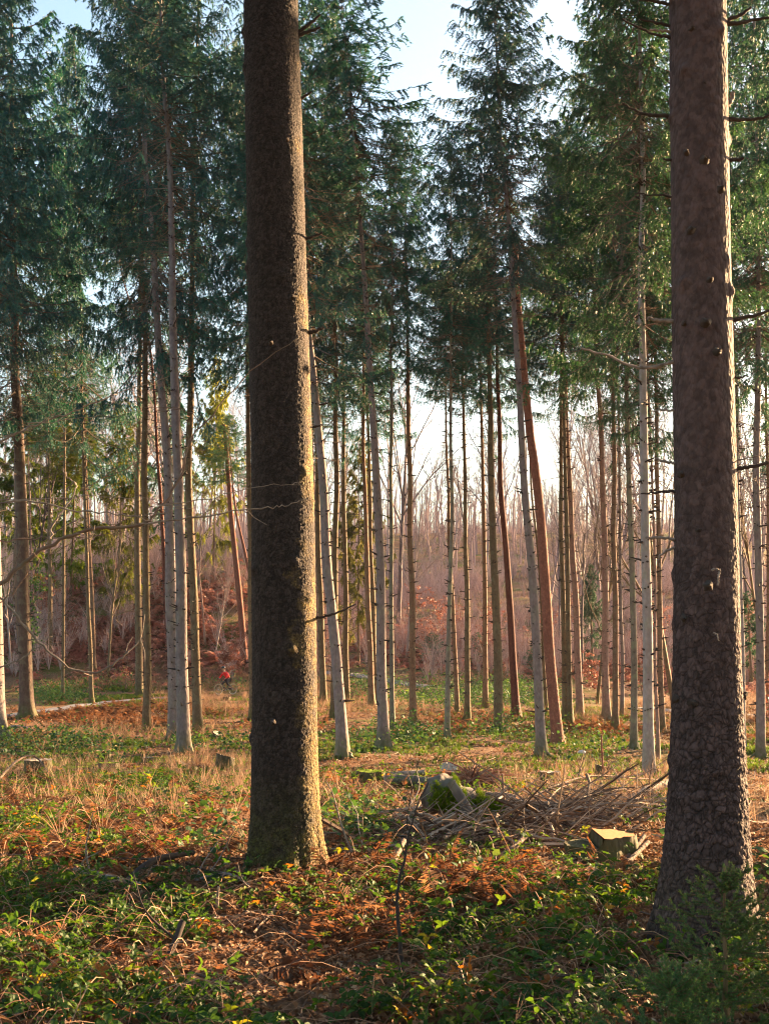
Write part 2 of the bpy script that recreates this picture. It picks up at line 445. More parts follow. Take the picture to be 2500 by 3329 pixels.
# ------------------------------------------------------------------ ground sheet
def build_ground():
    ys = np.concatenate([np.linspace(-60, 3, 24)[:-1], np.arange(3, 16, .09), np.arange(16, 40, .2), np.arange(40, 95, .5),
                         np.geomspace(95, 1200, 60)])
    u = np.linspace(-1, 1, 261); u = np.sign(u) * np.abs(u) ** 1.5
    W = np.where(ys < 3, 60, 0) + np.maximum(26, ys * 1.9)
    X = u[None, :] * W[:, None]; Y = np.repeat(ys[:, None], len(u), 1)
    Z = ground_mesh_z(X, Y)
    n, m = X.shape
    v = np.stack([X, Y, Z], -1).reshape(-1, 3)
    i = np.arange(n - 1)[:, None] * m + np.arange(m - 1)[None]
    f = np.stack([i, i + 1, i + m + 1, i + m], -1).reshape(-1, 4)
    mat, nt, out = new_mat('forest floor')
    tc = N(nt, 'ShaderNodeTexCoord')
    n1 = N(nt, 'ShaderNodeTexNoise', Scale=.35, Detail=6.0, Roughness=.6)
    n2 = N(nt, 'ShaderNodeTexNoise', Scale=9.0, Detail=8.0, Roughness=.7)
    n3 = N(nt, 'ShaderNodeTexNoise', Scale=.12, Detail=4.0)
    n4 = N(nt, 'ShaderNodeTexNoise', Scale=34.0, Detail=6.0, Roughness=.7)
    for q in (n1, n2, n3, n4): nt.links.new(tc.outputs['Object'], q.inputs['Vector'])
    c = ramp(nt, n2.outputs['Fac'], [(.3, (.06, .032, .02)), (.5, (.15, .085, .05)), (.7, (.27, .16, .09))])
    c = mixc(nt, ramp(nt, n4.outputs['Fac'], [(.5, (0, 0, 0)), (.72, (.6, .6, .6))]), c, (.33, .22, .14))
    gm = ramp(nt, n2.outputs['Fac'], [(.35, (.028, .05, .008)), (.65, (.11, .13, .022))])
    c = mixc(nt, ramp(nt, n1.outputs['Fac'], [(.47, (0, 0, 0)), (.60, (.85, .85, .85))]), c, gm)
    c = mixc(nt, ramp(nt, n3.outputs['Fac'], [(.52, (0, 0, 0)), (.68, (.7, .7, .7))]), c, (.21, .09, .055))
    p = N(nt, 'ShaderNodeBsdfPrincipled', Roughness=.95); p.inputs['Specular IOR Level'].default_value = .1
    nt.links.new(c, p.inputs['Base Color'])
    b = N(nt, 'ShaderNodeBump', Strength=.9, Distance=.05); nt.links.new(n4.outputs['Fac'], b.inputs['Height'])
    nt.links.new(b.outputs[0], p.inputs['Normal']); nt.links.new(p.outputs[0], out.inputs[0])
    o = link('ground', mk_mesh('ground', [(v, f, 0)], True), [mat]); o['kind'] = 'structure'


build_ground()


def catmull(pts, n):
    pts = np.asarray(pts, float)
    p = np.vstack([2 * pts[0] - pts[1], pts, 2 * pts[-1] - pts[-2]])
    out = []
    for i in range(1, len(p) - 2):
        t = np.linspace(0, 1, n, endpoint=False)[:, None]
        a, b, c, d = p[i - 1], p[i], p[i + 1], p[i + 2]
        out.append(.5 * (2 * b + (c - a) * t + (2 * a - 5 * b + 4 * c - d) * t ** 2 + (3 * b - a - 3 * c + d) * t ** 3))
    out.append(p[-2:-1])
    return np.vstack(out)


PATHS = []


def build_path():
    ch = []
    for px, w0, w1 in [([(-300, 2352), (-60, 2334), (140, 2312), (300, 2292), (420, 2279), (540, 2270), (650, 2266)], .8, .25),
                       ([(1020, 2184), (1136, 2192), (1200, 2203), (1290, 2217), (1400, 2234)], .9, .6),
                       ([(2060, 2304), (2170, 2311), (2420, 2326), (2700, 2340)], .5, .7)]:
        c = catmull([P(*q)[:2] for q in px], 14)
        t = norm(np.gradient(c, axis=0)); nn = np.stack([-t[:, 1], t[:, 0]], -1)
        offs = np.linspace(-1, 1, 9)
        wd = np.linspace(w0, w1, len(c)) * (1 + .5 * (fbm(c[:, 0] * .9, c[:, 1] * .9, 4, 2) - .5))
        XY = c[:, None] + nn[:, None] * (offs[None, :, None] * wd[:, None, None])
        Z = ground_mesh_z(XY[..., 0], XY[..., 1]) * .5 + .5 * ground(c[:, 0], c[:, 1])[:, None] + .08 - .09 * np.abs(offs)[None] ** 4
        v = np.concatenate([XY, Z[..., None]], -1); n, m = v.shape[:2]
        i = np.arange(n - 1)[:, None] * m + np.arange(m - 1)[None]
        PATHS.append((c, wd + .12))
        ch.append((v.reshape(-1, 3), np.stack([i, i + 1, i + m + 1, i + m], -1).reshape(-1, 4), 0))
    o = link('path', mk_mesh('path', ch, True), [plain('gravel', (.135, .13, .145), .95, nscale=14, var=.3)])
    o['kind'] = 'structure'


build_path()

# ------------------------------------------------------------------ spruce crowns
def crown_proto(name, seed, L=14., R=3.0, nb=190, low=.0, dens=1.0, flake=1.0, droop=1.0):
    r = np.random.default_rng(seed)
    t = np.sort(r.beta(1.15, 1.0, nb))
    t = np.round(t * 34) / 34 + r.normal(0, .006, nb)
    t = np.clip(t, 0, .995)
    prof = np.minimum(1, .62 + t * 2.4) * (1 - t) ** .72 * 1.12 + .05
    Lb = R * prof * r.uniform(.55, 1.12, nb)
    az = r.random(nb) * 2 * PI
    keep = (vnoise(az * 1.3 + seed, t * 9, seed) > .30) & ((t > .36) | (r.random(nb) < .14 + 1.7 * t))
    t, Lb, az = t[keep], Lb[keep], az[keep]; nb = len(t)
    el = np.radians(-24 * droop + 62 * t ** 1.3 + r.normal(0, 7, nb))
    S = 7
    s = np.linspace(0, 1, S)
    hz = s[None] * Lb[:, None]
    zz = t[:, None] * L + np.tan(el)[:, None] * hz + (.20 * s[None] ** 2.4) * Lb[:, None] - .12 * np.sin(s * PI)[None] * Lb[:, None] * droop
    wob = r.normal(0, .05, (nb, S)).cumsum(1) * s[None]
    ca, sa = np.cos(az)[:, None], np.sin(az)[:, None]
    Pt = np.stack([hz * ca - wob * Lb[:, None] * sa, hz * sa + wob * Lb[:, None] * ca, zz], -1)
    rad = np.outer(.012 + .012 * Lb / R, 1 - .85 * s)
    bv, bf = tubes(Pt, rad, 3)
    chunks = [(bv, bf, 1, .5)]
    # branchlets
    cnt = np.maximum(4, (Lb / .075 * dens).astype(int))
    bi = np.repeat(np.arange(nb), cnt); n = len(bi)
    u = r.beta(1.5, 1.0, n) * .92 + .08
    fl = u * (S - 1); i0 = np.minimum(fl.astype(int), S - 2); fr = (fl - i0)[:, None]
    p0 = Pt[bi, i0] * (1 - fr) + Pt[bi, i0 + 1] * fr
    tg = norm(Pt[bi, i0 + 1] - Pt[bi, i0])
    side = norm(np.cross(tg, np.array([0, 0, 1.]))) * np.where(r.random(n) < .5, 1, -1)[:, None]
    hang = r.uniform(.15, 1.0, n)[:, None] * droop
    d0 = norm(tg * r.uniform(.3, .9, n)[:, None] + side * r.uniform(.3, 1.0, n)[:, None] + np.array([0, 0, -1.]) * hang * .6 + r.normal(0, .12, (n, 3)))
    ln = (r.uniform(.22, .62, n) * (1.15 - .6 * u) * (.45 + .55 * Lb[bi] / R))
    K = 6
    q = (np.arange(K) + .6) / K
    pts = p0[:, None] + d0[:, None] * (q[None] * ln[:, None])[..., None]
    pts[..., 2] -= (q[None] ** 2) * (ln * (.6 + .6 * r.random(n)) * droop)[:, None]
    dirs = norm(np.gradient(pts, axis=1))
    # needle flakes: three per point
    C = 8
    tip = dirs[:, :, None] * .75 + r.normal(0, .48, (n, K, C, 3)) + np.array([0, 0, -.25 * droop])
    tip = norm(tip)
    fl_len = (r.uniform(.045, .10, (n, K, C)) * flake)[..., None]
    a = pts[:, :, None] + r.normal(0, .008, (n, K, C, 3))
    perp = norm(np.cross(tip, r.normal(0, 1, (n, K, C, 3))))
    wv = fl_len * .12
    v = np.stack([a - perp * wv, a + perp * wv, a + tip * fl_len], -2).reshape(-1, 3)
    f = np.arange(len(v)).reshape(-1, 3)
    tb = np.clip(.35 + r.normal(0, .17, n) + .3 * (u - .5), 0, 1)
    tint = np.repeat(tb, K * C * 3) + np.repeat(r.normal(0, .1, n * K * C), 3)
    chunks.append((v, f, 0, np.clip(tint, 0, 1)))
    # branchlet wood
    ev = np.stack([p0, pts[:, 2], pts[:, 4]], 1)
    tv, tf = tubes(ev, np.tile([.006, .004, .003], (n, 1)), 3)
    chunks.append((tv, tf, 1, .5))
    return mk_mesh(name, chunks)


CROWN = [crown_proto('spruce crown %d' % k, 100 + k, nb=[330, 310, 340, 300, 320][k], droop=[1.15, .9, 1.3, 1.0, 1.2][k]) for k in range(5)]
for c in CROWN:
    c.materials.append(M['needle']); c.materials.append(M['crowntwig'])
YOUNG = [crown_proto('young spruce crown %d' % k, 200 + k, L=9., R=2.2, nb=150, flake=1.5, droop=.8) for k in range(2)]
for c in YOUNG:
    c.materials.append(M['needle3']); c.materials.append(M['crowntwig'])


def put_crown(parent, base, top, rad, proto, mat=None, rz=None, L=14., R=3.0):
    """base, top relative to parent"""
    o = bpy.data.objects.new('crown', proto); COL.objects.link(o); o.parent = parent
    ax = Vector(top - base)
    q = ax.to_track_quat('Z', 'Y')
    o.rotation_mode = 'QUATERNION'
    from mathutils import Quaternion
    o.rotation_quaternion = q @ Quaternion((0, 0, 1), random.random() * 6.283 if rz is None else rz)
    o.location = [float(v) for v in base]
    o.scale = (rad / R, rad / R, ax.length / L)
    if mat:
        o.material_slots[0].link = 'OBJECT'; o.material_slots[0].material = M[mat]
    return o


def trunk_geo(ax, r_of_h, flare, seed, sides=14, roots=4):
    """ax: (S,3) axis points relative to base; tapered ribbed trunk with root flare"""
    r = np.random.default_rng(seed)
    h = np.concatenate([[0], np.cumsum(np.linalg.norm(np.diff(ax, axis=0), axis=1))])
    rad = r_of_h(h)
    a = np.arange(sides) * 2 * PI / sides
    ph = r.random(3) * 6.28
    lob = np.maximum(0, np.cos(a[None] * roots + ph[0] + .6 * np.sin(a[None] + ph[1])))
    fl = np.exp(-h / .28)[:, None] * flare * (.35 + 1.1 * lob) + np.exp(-h / 1.1)[:, None] * flare * .22
    rr = rad[:, None] * (1 + fl + .06 * (vnoise(h[:, None] * 1.3, a[None] * 1.4, seed) - .5))
    v = ax[:, None] + np.stack([np.cos(a)[None] * rr, np.sin(a)[None] * rr, np.zeros_like(rr)], -1)
    S = len(ax)
    i = (np.arange(S - 1) * sides)[:, None]; j = np.arange(sides)[None]; j2 = (j + 1) % sides
    f = np.stack([i + j, i + j2, i + sides + j2, i + sides + j], -1).reshape(-1, 4)
    return v.reshape(-1, 3), f, h, rad


TREES = []


def spruce(label, pts, w, crown_y=None, H=27., bark='olive', proto=None, rad=2.2, mat='needle', flare=.55, group='spruces of the stand',
           name='spruce_tree', cat='spruce tree', dead=1.0, crown=True, stubs=True, snap=False, baseY=None, lean_y=0.0):
    seed = len(TREES) + 11
    r = np.random.default_rng(seed)
    b = P(*pts[0]) if baseY is None else AT(*pts[0], baseY)
    if baseY is not None: b[2] = ground(b[0], b[1])
    b[2] -= .06
    Y = b[1]
    if pts[0][0] < 1180 and H >= 26: H = H + (13 if pts[0][0] < 700 else 7) * float(sstep(30, 48, Y))
    if 1880 < pts[0][0] and H >= 24: H = H + 6 * float(sstep(25, 50, Y))
    w3 = np.array([AT(x, y, Y) for x, y in pts]); w3[0] = b
    r0 = .5 * w * Y / FPX
    ax = catmull(w3, 6) if len(w3) > 2 else np.linspace(w3[0], w3[1], 8)
    topdir = norm(ax[-1] - ax[-4])
    if not snap:
        topdir = norm(topdir + np.array([0, 0, .25]))
        rem = (b[2] + H) - ax[-1][2]
        if rem > .5:
            ext = ax[-1] + topdir * (np.linspace(0, 1, 8)[1:, None] * rem / topdir[2])
            ax = np.vstack([ax, ext])
    # resample
    h = np.concatenate([[0], np.cumsum(np.linalg.norm(np.diff(ax, axis=0), axis=1))])
    hs = np.concatenate([np.array([0, .07, .16, .3, .5, .8, 1.2]), np.arange(1.8, h[-1], .6), [h[-1]]])
    ax = np.stack([np.interp(hs, h, ax[:, k]) for k in range(3)], -1)
    ax[:, 0] += (vnoise(hs * .35, hs * 0 + seed, 5) - .5) * .10 * np.minimum(1, hs / 2)
    Ht = hs[-1]
    endr = .55 if snap else .05
    rf = lambda q: r0 * (1 - (1 - endr) * (np.clip(q / Ht, 0, 1)) ** 1.25)
    base = ax[0].copy()
    loc = ax - base
    v, f, hh, rr = trunk_geo(loc, rf, flare * 1.45, seed, 14 if Y < 60 else 10, int(r.integers(3, 6)))
    chunks = [(v, f, 0)]
    cy_h = None
    if crown_y is None: crown_y = r.uniform(980, 1180)
    cb = AT(pts[-1][0], crown_y, Y)[2] - base[2]
    # knots in whorls and dead branches
    wh = []
    z = r.uniform(1.2, 1.8)
    while z < min(cb + 3, Ht - 1):
        for k in range(r.integers(4, 9)): wh.append((z + r.normal(0, .04), 0))
        z += r.uniform(.38, .7)
    if stubs and wh:
        z = np.array([q[0] for q in wh]); n = len(z)
        a = r.random(n) * 6.283
        p0 = np.stack([np.interp(z, hs, loc[:, k]) for k in range(3)], -1); rz = rf(z)
        d = np.stack([np.cos(a), np.sin(a), r.normal(.12, .2, n)], -1)
        ln = np.where(r.random(n) < .75, r.uniform(.03, .09, n), r.uniform(.1, .3, n))
        s0 = p0 + d * (rz * .8)[:, None]; s1 = p0 + d * (rz + ln)[:, None]
        tv, tf = tubes(np.stack([s0, s1], 1), np.stack([r.uniform(.018, .038, n), r.uniform(.008, .015, n)], 1), 4)
        chunks.append((tv, tf, 1))
        lo = cb - r.uniform(6, 10)
        n = int(150 * dead)
        if n:
            z = lo + (cb + 2.5 - lo) * r.random(n) ** .65; z = np.clip(z, 2.5, Ht - .5)
            z = np.round(z / .45) * .45 + r.normal(0, .03, n)
            a = r.random(n) * 6.283
            ln = r.uniform(.25, 1.0, n) * (.5 + 1.5 * (z - lo) / (cb + 2.5 - lo)) * rad / 2.2
            q = np.linspace(0, 1, 5)
            p0 = np.stack([np.interp(z, hs, loc[:, k]) for k in range(3)], -1)
            el = r.normal(-.05, .16, n)
            bend = r.normal(-.02, .12, n)
            hz = rf(z)[:, None] * .8 + q[None] * ln[:, None]
            zz = np.tan(el)[:, None] * hz + bend[:, None] * (q[None] ** 2) * ln[:, None]
            az = a[:, None] + r.normal(0, .25, n)[:, None] * q[None] ** 2
            pt = p0[:, None] + np.stack([np.cos(az) * hz, np.sin(az) * hz, zz], -1)
            tv, tf = tubes(pt, np.outer(np.minimum(.017, .007 + .008 * ln), np.array([1, .8, .6, .45, .25])), 3)
            chunks.append((tv, tf, 2))
            # side twigs
            m = n * 5
            bi = r.integers(0, n, m); qq = r.uniform(.25, 1, m) * 4
            i0 = np.minimum(qq.astype(int), 3); fr = (qq - i0)[:, None]
            s0 = pt[bi, i0] * (1 - fr) + pt[bi, i0 + 1] * fr
            dd = norm(norm(pt[bi, 4] - pt[bi, 0]) + r.normal(0, .6, (m, 3)) + np.array([0, 0, -.15]))
            tl = (ln[bi] * r.uniform(.12, .4, m))[:, None]
            tv, tf = tubes(np.stack([s0, s0 + dd * tl * .5, s0 + dd * tl + np.array([0, 0, -.05]) * tl], 1), np.tile([.0055, .004, .002], (m, 1)), 3)
            chunks.append((tv, tf, 2))
    if Y < 56 and w > 15:
        n = int(r.integers(3, 6)); a = r.random() * 6.28 + np.arange(n) * 6.28 / n + r.normal(0, .35, n)
        L = r.uniform(.35, 1.0, n) + r0; q = np.linspace(0, 1, 7)
        rx = np.cos(a)[:, None] * (r0 * .5 + L[:, None] * q) + r.normal(0, .05, (n, 7)) * q; ry = np.sin(a)[:, None] * (r0 * .5 + L[:, None] * q) + r.normal(0, .05, (n, 7)) * q
        gz = ground_mesh_z(base[0] + rx, base[1] + ry) - base[2]
        rz_ = gz + .30 * r0 / .2 * np.exp(-q / .22)[None] - .035 * q
        tv, tf = tubes(np.stack([rx, ry, rz_], -1), np.outer(r.uniform(.3, .45, n) * r0, [1, .8, .55, .42, .32, .2, .1]), 6)
        chunks.append((tv, tf, 0))
    e = empty(name, base, label, cat, group)
    me = mk_mesh('trunk', chunks, True)
    link('trunk', me, [M[bark], M['knot'], M['deadtwig']], e)
    if crown:
        pr = CROWN[seed % 5 if proto is None else proto]
        cb = max(3., min(cb - r.uniform(1.5, 5.0), Ht - 4))
        pb = np.array([np.interp(cb, hs, loc[:, k]) for k in range(3)])
        put_crown(e, pb, loc[-1] + np.array([0, 0, .4]), rad * r.uniform(1.15, 1.45) * (1.28 if pts[0][0] < 1180 else 1.1), pr, mat)
    TREES.append(e)
    return e


G1 = 'spruces of the stand'
# label, pixel polyline (base first), trunk width in px, then options
spruce('lilac grey spruce trunk cut by the left edge of the photo', [(-12, 2401), (-22, 1850), (-40, 1200)], 66, 1050, bark='lilac', rad=3.1)
spruce('dark spruce with ivy up its lower trunk, behind a thicker grey trunk', [(85, 2232), (62, 1950), (58, 1500), (45, 1000)], 30, 1100, bark='brown', rad=3.4, H=29)
spruce('thick grey spruce with wide root flare beside the left bend of the path', [(91, 2336), (80, 2000), (67, 1600), (50, 1128), (40, 600)], 44, 1150, bark='shadebrown', flare=.75, rad=3.5)
spruce('thin sunlit stem just right of the thick root flared spruce', [(116, 2108), (106, 1850), (98, 1600), (92, 1300)], 10, 1300, H=20, bark='pink', rad=1.6, mat='needle2')
spruce('straight brown trunk in the red bracken, first one left of a thin sapling stem', [(165, 2113), (163, 1850), (161, 1600), (160, 1300)], 17, 1350, H=21, bark='olive', rad=1.8, mat='needle2')
spruce('very thin straight stem standing in the red bracken between two thicker trunks', [(207, 2150), (211, 1850), (212, 1600), (214, 1400)], 10, 1400, H=17, bark='olive', rad=1.4, mat='needle3')
spruce('thin stem touching the left side of a leaning brown trunk', [(292, 2152), (288, 1850), (284, 1600)], 8, 1350, H=18, bark='brown', rad=1.3, mat='needle3')
spruce('brown trunk leaning left at the bracken edge with a pale fork on its right', [(307, 2194), (297, 1900), (282, 1600), (276, 1280)], 18, 1250, H=23, bark='brown', rad=1.9, mat='needle2')
spruce('dark brown trunk, left one of a close straight pair', [(454, 2264), (451, 1900), (449, 1600), (455, 1128)], 24, 1080, H=29, bark='olive', rad=3.2)
spruce('pale barked trunk with mossy foot, right one of a close straight pair', [(479, 2387), (478, 2000), (474, 1600), (470, 1128), (462, 800)], 25, 1060, H=26, bark='olive', rad=2.2)
spruce('red brown pine stem hidden low behind two grey trunks, its top bending left', [(559, 2300), (538, 1900), (520, 1600), (492, 1130), (440, 1016), (393, 865), (400, 680)], 17, 640, H=25, bark='darkpine', rad=1.6, name='pine_tree', cat='pine tree')
spruce('lilac grey trunk half hidden behind the knotted grey trunk with torn foot', [(566, 2406), (556, 2000), (546, 1600), (505, 900), (485, 660)], 34, 1000, H=27, bark='lilac', rad=2.4)
spruce('knotted grey spruce with a torn hollow foot, tallest of its clump', [(597, 2450), (588, 2000), (579, 1600), (557, 722), (530, 225)], 40, 560, H=27, bark='lilac', rad=2.5, flare=.7, dead=1.3)
spruce('brown spruce with a mossy green root, right of the grey clump', [(646, 2388), (632, 2000), (616, 1600), (620, 1204), (626, 900)], 29, 1080, H=28, bark='olive', rad=2.4, flare=.75)
spruce('dark trunk mostly covered by the left side of the biggest dark trunk', [(822, 2344), (818, 2000), (812, 1600)], 22, 1000, H=27, bark='olive')
spruce('pink sliver of a slim trunk just right of the biggest dark trunk', [(1036, 2215), (1030, 1900), (1022, 1600)], 12, 1250, H=22, bark='pink', rad=1.8, mat='needle2')
spruce('brown trunk between the biggest dark trunk and the leaning blue grey one', [(1053, 2284), (1042, 1950), (1033, 1600), (1025, 1300)], 20, 1150, H=27, bark='olive', rad=2.1)
spruce('leaning blue grey spruce with mossy root, first right of the biggest trunk', [(1118, 2468), (1090, 2100), (1049, 1600), (1008, 1144), (985, 800)], 36, 820, H=26, bark='lilac', rad=2.3, flare=.65)
spruce('brown trunk crossed behind by the leaning blue grey spruce', [(1086, 2334), (1088, 2000), (1092, 1600), (1091, 1325)], 22, 1180, H=28, bark='olive', rad=2.0)
spruce('slim sunlit edged trunk left of a yellow green gap, second behind the leaning spruce', [(1127, 2282), (1123, 1900), (1119, 1600), (1117, 1144)], 19, 1150, H=27, bark='olive', rad=1.9)
spruce('brown trunk with a dark foot, left one hugging the broad flared lilac trunk', [(1210, 2302), (1198, 1950), (1185, 1600), (1180, 1200)], 20, 1120, H=27, bark='brown', rad=2.0)
spruce('brown trunk almost touching the left side of the broad flared lilac trunk', [(1224, 2292), (1212, 1950), (1202, 1600), (1196, 1300)], 18, 1200, H=26, bark='olive', rad=1.8)
spruce('broad lilac spruce with spread foot left of centre, mossy roots to its right', [(1249, 2440), (1241, 2000), (1229, 1600), (1204, 1204), (1174, 722), (1121, 150)], 33, 560, H=26, bark='lilac', rad=2.7, flare=.8, dead=1.3)
spruce('grey olive pole trunk just right of the broad flared lilac spruce', [(1276, 2371), (1274, 2000), (1272, 1600), (1272, 1129)], 16, 1000, H=28, bark='lichen', rad=1.9)
spruce('straight red brown trunk with a sunlit edge at the middle of the photo', [(1344, 2355), (1340, 2000), (1332, 1600), (1322, 963)], 22, 960, H=29, bark='brown', rad=2.1)
spruce('thin grey stem leaning right as it rises, crossing a brown one', [(1454, 2403), (1461, 2000), (1468, 1600), (1467, 1144)], 17, 1100, H=24, bark='lichen', rad=1.7)
spruce('thin brown trunk leaning left as it rises, crossing behind a grey stem', [(1487, 2314), (1470, 1950), (1455, 1600), (1449, 1204)], 15, 1130, H=23, bark='brown', rad=1.6)
spruce('straight golden brown trunk right of the crossing pair', [(1520, 2342), (1517, 2000), (1513, 1600), (1505, 1084)], 19, 1050, H=24, bark='olive', rad=1.9)
spruce('slim trunk with a tuft of live green sprays halfway up', [(1579, 2302), (1574, 1950), (1568, 1600), (1563, 1300)], 18, 1180, H=26, bark='brown', rad=1.8)
spruce('stout olive trunk with a dark split near its foot', [(1622, 2380), (1612, 2000), (1600, 1600), (1594, 1279), (1585, 900)], 29, 1000, H=28, bark='olive', rad=2.2)
spruce('dark red pine trunk leaning left, behind a stout olive trunk', [(1679, 2334), (1655, 1950), (1629, 1600), (1620, 1279), (1612, 900)], 25, 1000, H=27, bark='darkpine', rad=1.9, name='pine_tree', cat='pine tree', stubs=False)
spruce('pale lilac spruce leaning left and rising to the top beside the red pine snag', [(1763, 2464), (1740, 2050), (1708, 1600), (1671, 978), (1633, 497), (1607, 45)], 31, 700, H=26, bark='lilac', rad=2.6, flare=.6, dead=1.2)
spruce('very thin stem squeezed between the leaning lilac spruce and the red pine', [(1775, 2312), (1758, 1950), (1730, 1600)], 10, 1150, H=23, bark='olive', rad=1.5)
spruce('smooth red pine leaning left with a broken off top', [(1813, 2420), (1782, 2050), (1746, 1600), (1701, 1204), (1676, 843), (1668, 780)], 36, 700, bark='pine', name='pine_tree', cat='pine tree', crown=False, dead=0, stubs=False, snap=True, flare=.45)
spruce('brown trunk, left one of a pair joined at mid height', [(1838, 2354), (1832, 2000), (1823, 1600), (1821, 1000)], 18, 1030, H=28, bark='olive', rad=2.0)
spruce('dark brown trunk, right one of a pair joined at mid height', [(1853, 2356), (1847, 2000), (1840, 1600), (1828, 1000)], 18, 1060, H=27, bark='olive', rad=1.9)
spruce('pink barked trunk ringed with knots right of a joined pair', [(1885, 2323), (1870, 1950), (1852, 1600), (1838, 1300)], 23, 1180, H=25, bark='pink', rad=2.0)
spruce('red brown trunk with broad dark foot, left of three parallel trunks', [(1972, 2342), (1966, 1950), (1960, 1600), (1943, 1204)], 24, 1080, H=27, bark='pink', rad=2.2, mat='needle2')
spruce('brown trunk with a bright right edge, middle of three parallel trunks', [(1999, 2375), (1998, 2000), (1995, 1600), (1994, 1204)], 20, 1060, H=27, bark='brown', rad=2.1, mat='needle2')
spruce('slim grey trunk tucked behind the middle one of three parallel trunks', [(2021, 2330), (2018, 1950), (2013, 1600)], 12, 1150, H=24, bark='lilac', rad=1.7, mat='needle2')
spruce('spruce with green lichen patches left of the peeling grey trunk', [(2060, 2436), (2056, 2000), (2049, 1600), (2033, 1114)], 22, 950, H=25, bark='lichen', rad=2.1, mat='needle2', flare=.5)
spruce('peeling silver grey spruce trunk next to the plated trunk at right', [(2110, 2531), (2104, 2000), (2097, 1600), (2085, 602), (2074, 75)], 35, 540, H=23, bark='pale', rad=2.1, mat='needle2', flare=.5, dead=1.2)
spruce('thin stem hiding behind the right side of the peeling silver trunk', [(2138, 2470), (2130, 2000), (2118, 1600)], 11, 1100, H=22, bark='pink', rad=1.5, mat='needle2')
spruce('orange brown trunk in the gap left of the plated trunk', [(2151, 2383), (2147, 2000), (2139, 1600), (2130, 1280)], 18, 1080, H=27, bark='brown', rad=2.0, mat='needle2')
spruce('grey trunk sliver along the right side of the plated trunk', [(2418, 2440), (2412, 2000), (2402, 1600)], 14, 1000, H=25, bark='pale', rad=1.9, mat='needle2')
spruce('clean lilac trunk near the right edge of the photo', [(2470, 2468), (2467, 2050), (2460, 1600), (2461, 903)], 28, 900, H=26, bark='lilac', rad=2.3, mat='needle2', flare=.5)
spruce('dark thin trunk cut by the right edge of the photo', [(2498, 2330), (2496, 1950), (2494, 1500)], 14, 1050, H=27, bark='brown', rad=2.1, mat='needle2')

spruce('spruce hidden behind the biggest dark trunk but for its crown', [(900, 2340), (890, 1900), (880, 1500)], 20, 1000, H=28, bark='olive', rad=2.6)
spruce('second spruce hidden behind the biggest dark trunk, nearer its right side', [(960, 2390), (945, 1900), (935, 1500)], 22, 950, H=27, bark='olive', rad=2.6)
spruce('spruce hidden behind the plated trunk, its crown showing on both sides', [(2290, 2380), (2288, 1900), (2285, 1500)], 22, 950, H=27, bark='olive', rad=2.5, mat='needle2')
spruce('second spruce hidden behind the plated trunk', [(2340, 2330), (2338, 1900), (2330, 1500)], 20, 1000, H=27, bark='brown', rad=2.5, mat='needle2')
spruce('spruce whose trunk stands just outside the left edge', [(-120, 2360), (-125, 1900), (-130, 1500)], 26, 1000, H=28, bark='olive', rad=2.9)
spruce('slender spruce lined up behind the leaning brown trunk at the bracken edge', [(300, 2290), (288, 1900), (279, 1600), (268, 1280)], 14, 1250, H=28, bark='olive', rad=2.3)
spruce('slender spruce lined up behind the very thin stem in the red bracken', [(206, 2280), (209, 1900), (211, 1600)], 11, 1200, H=28, bark='olive', rad=2.1)

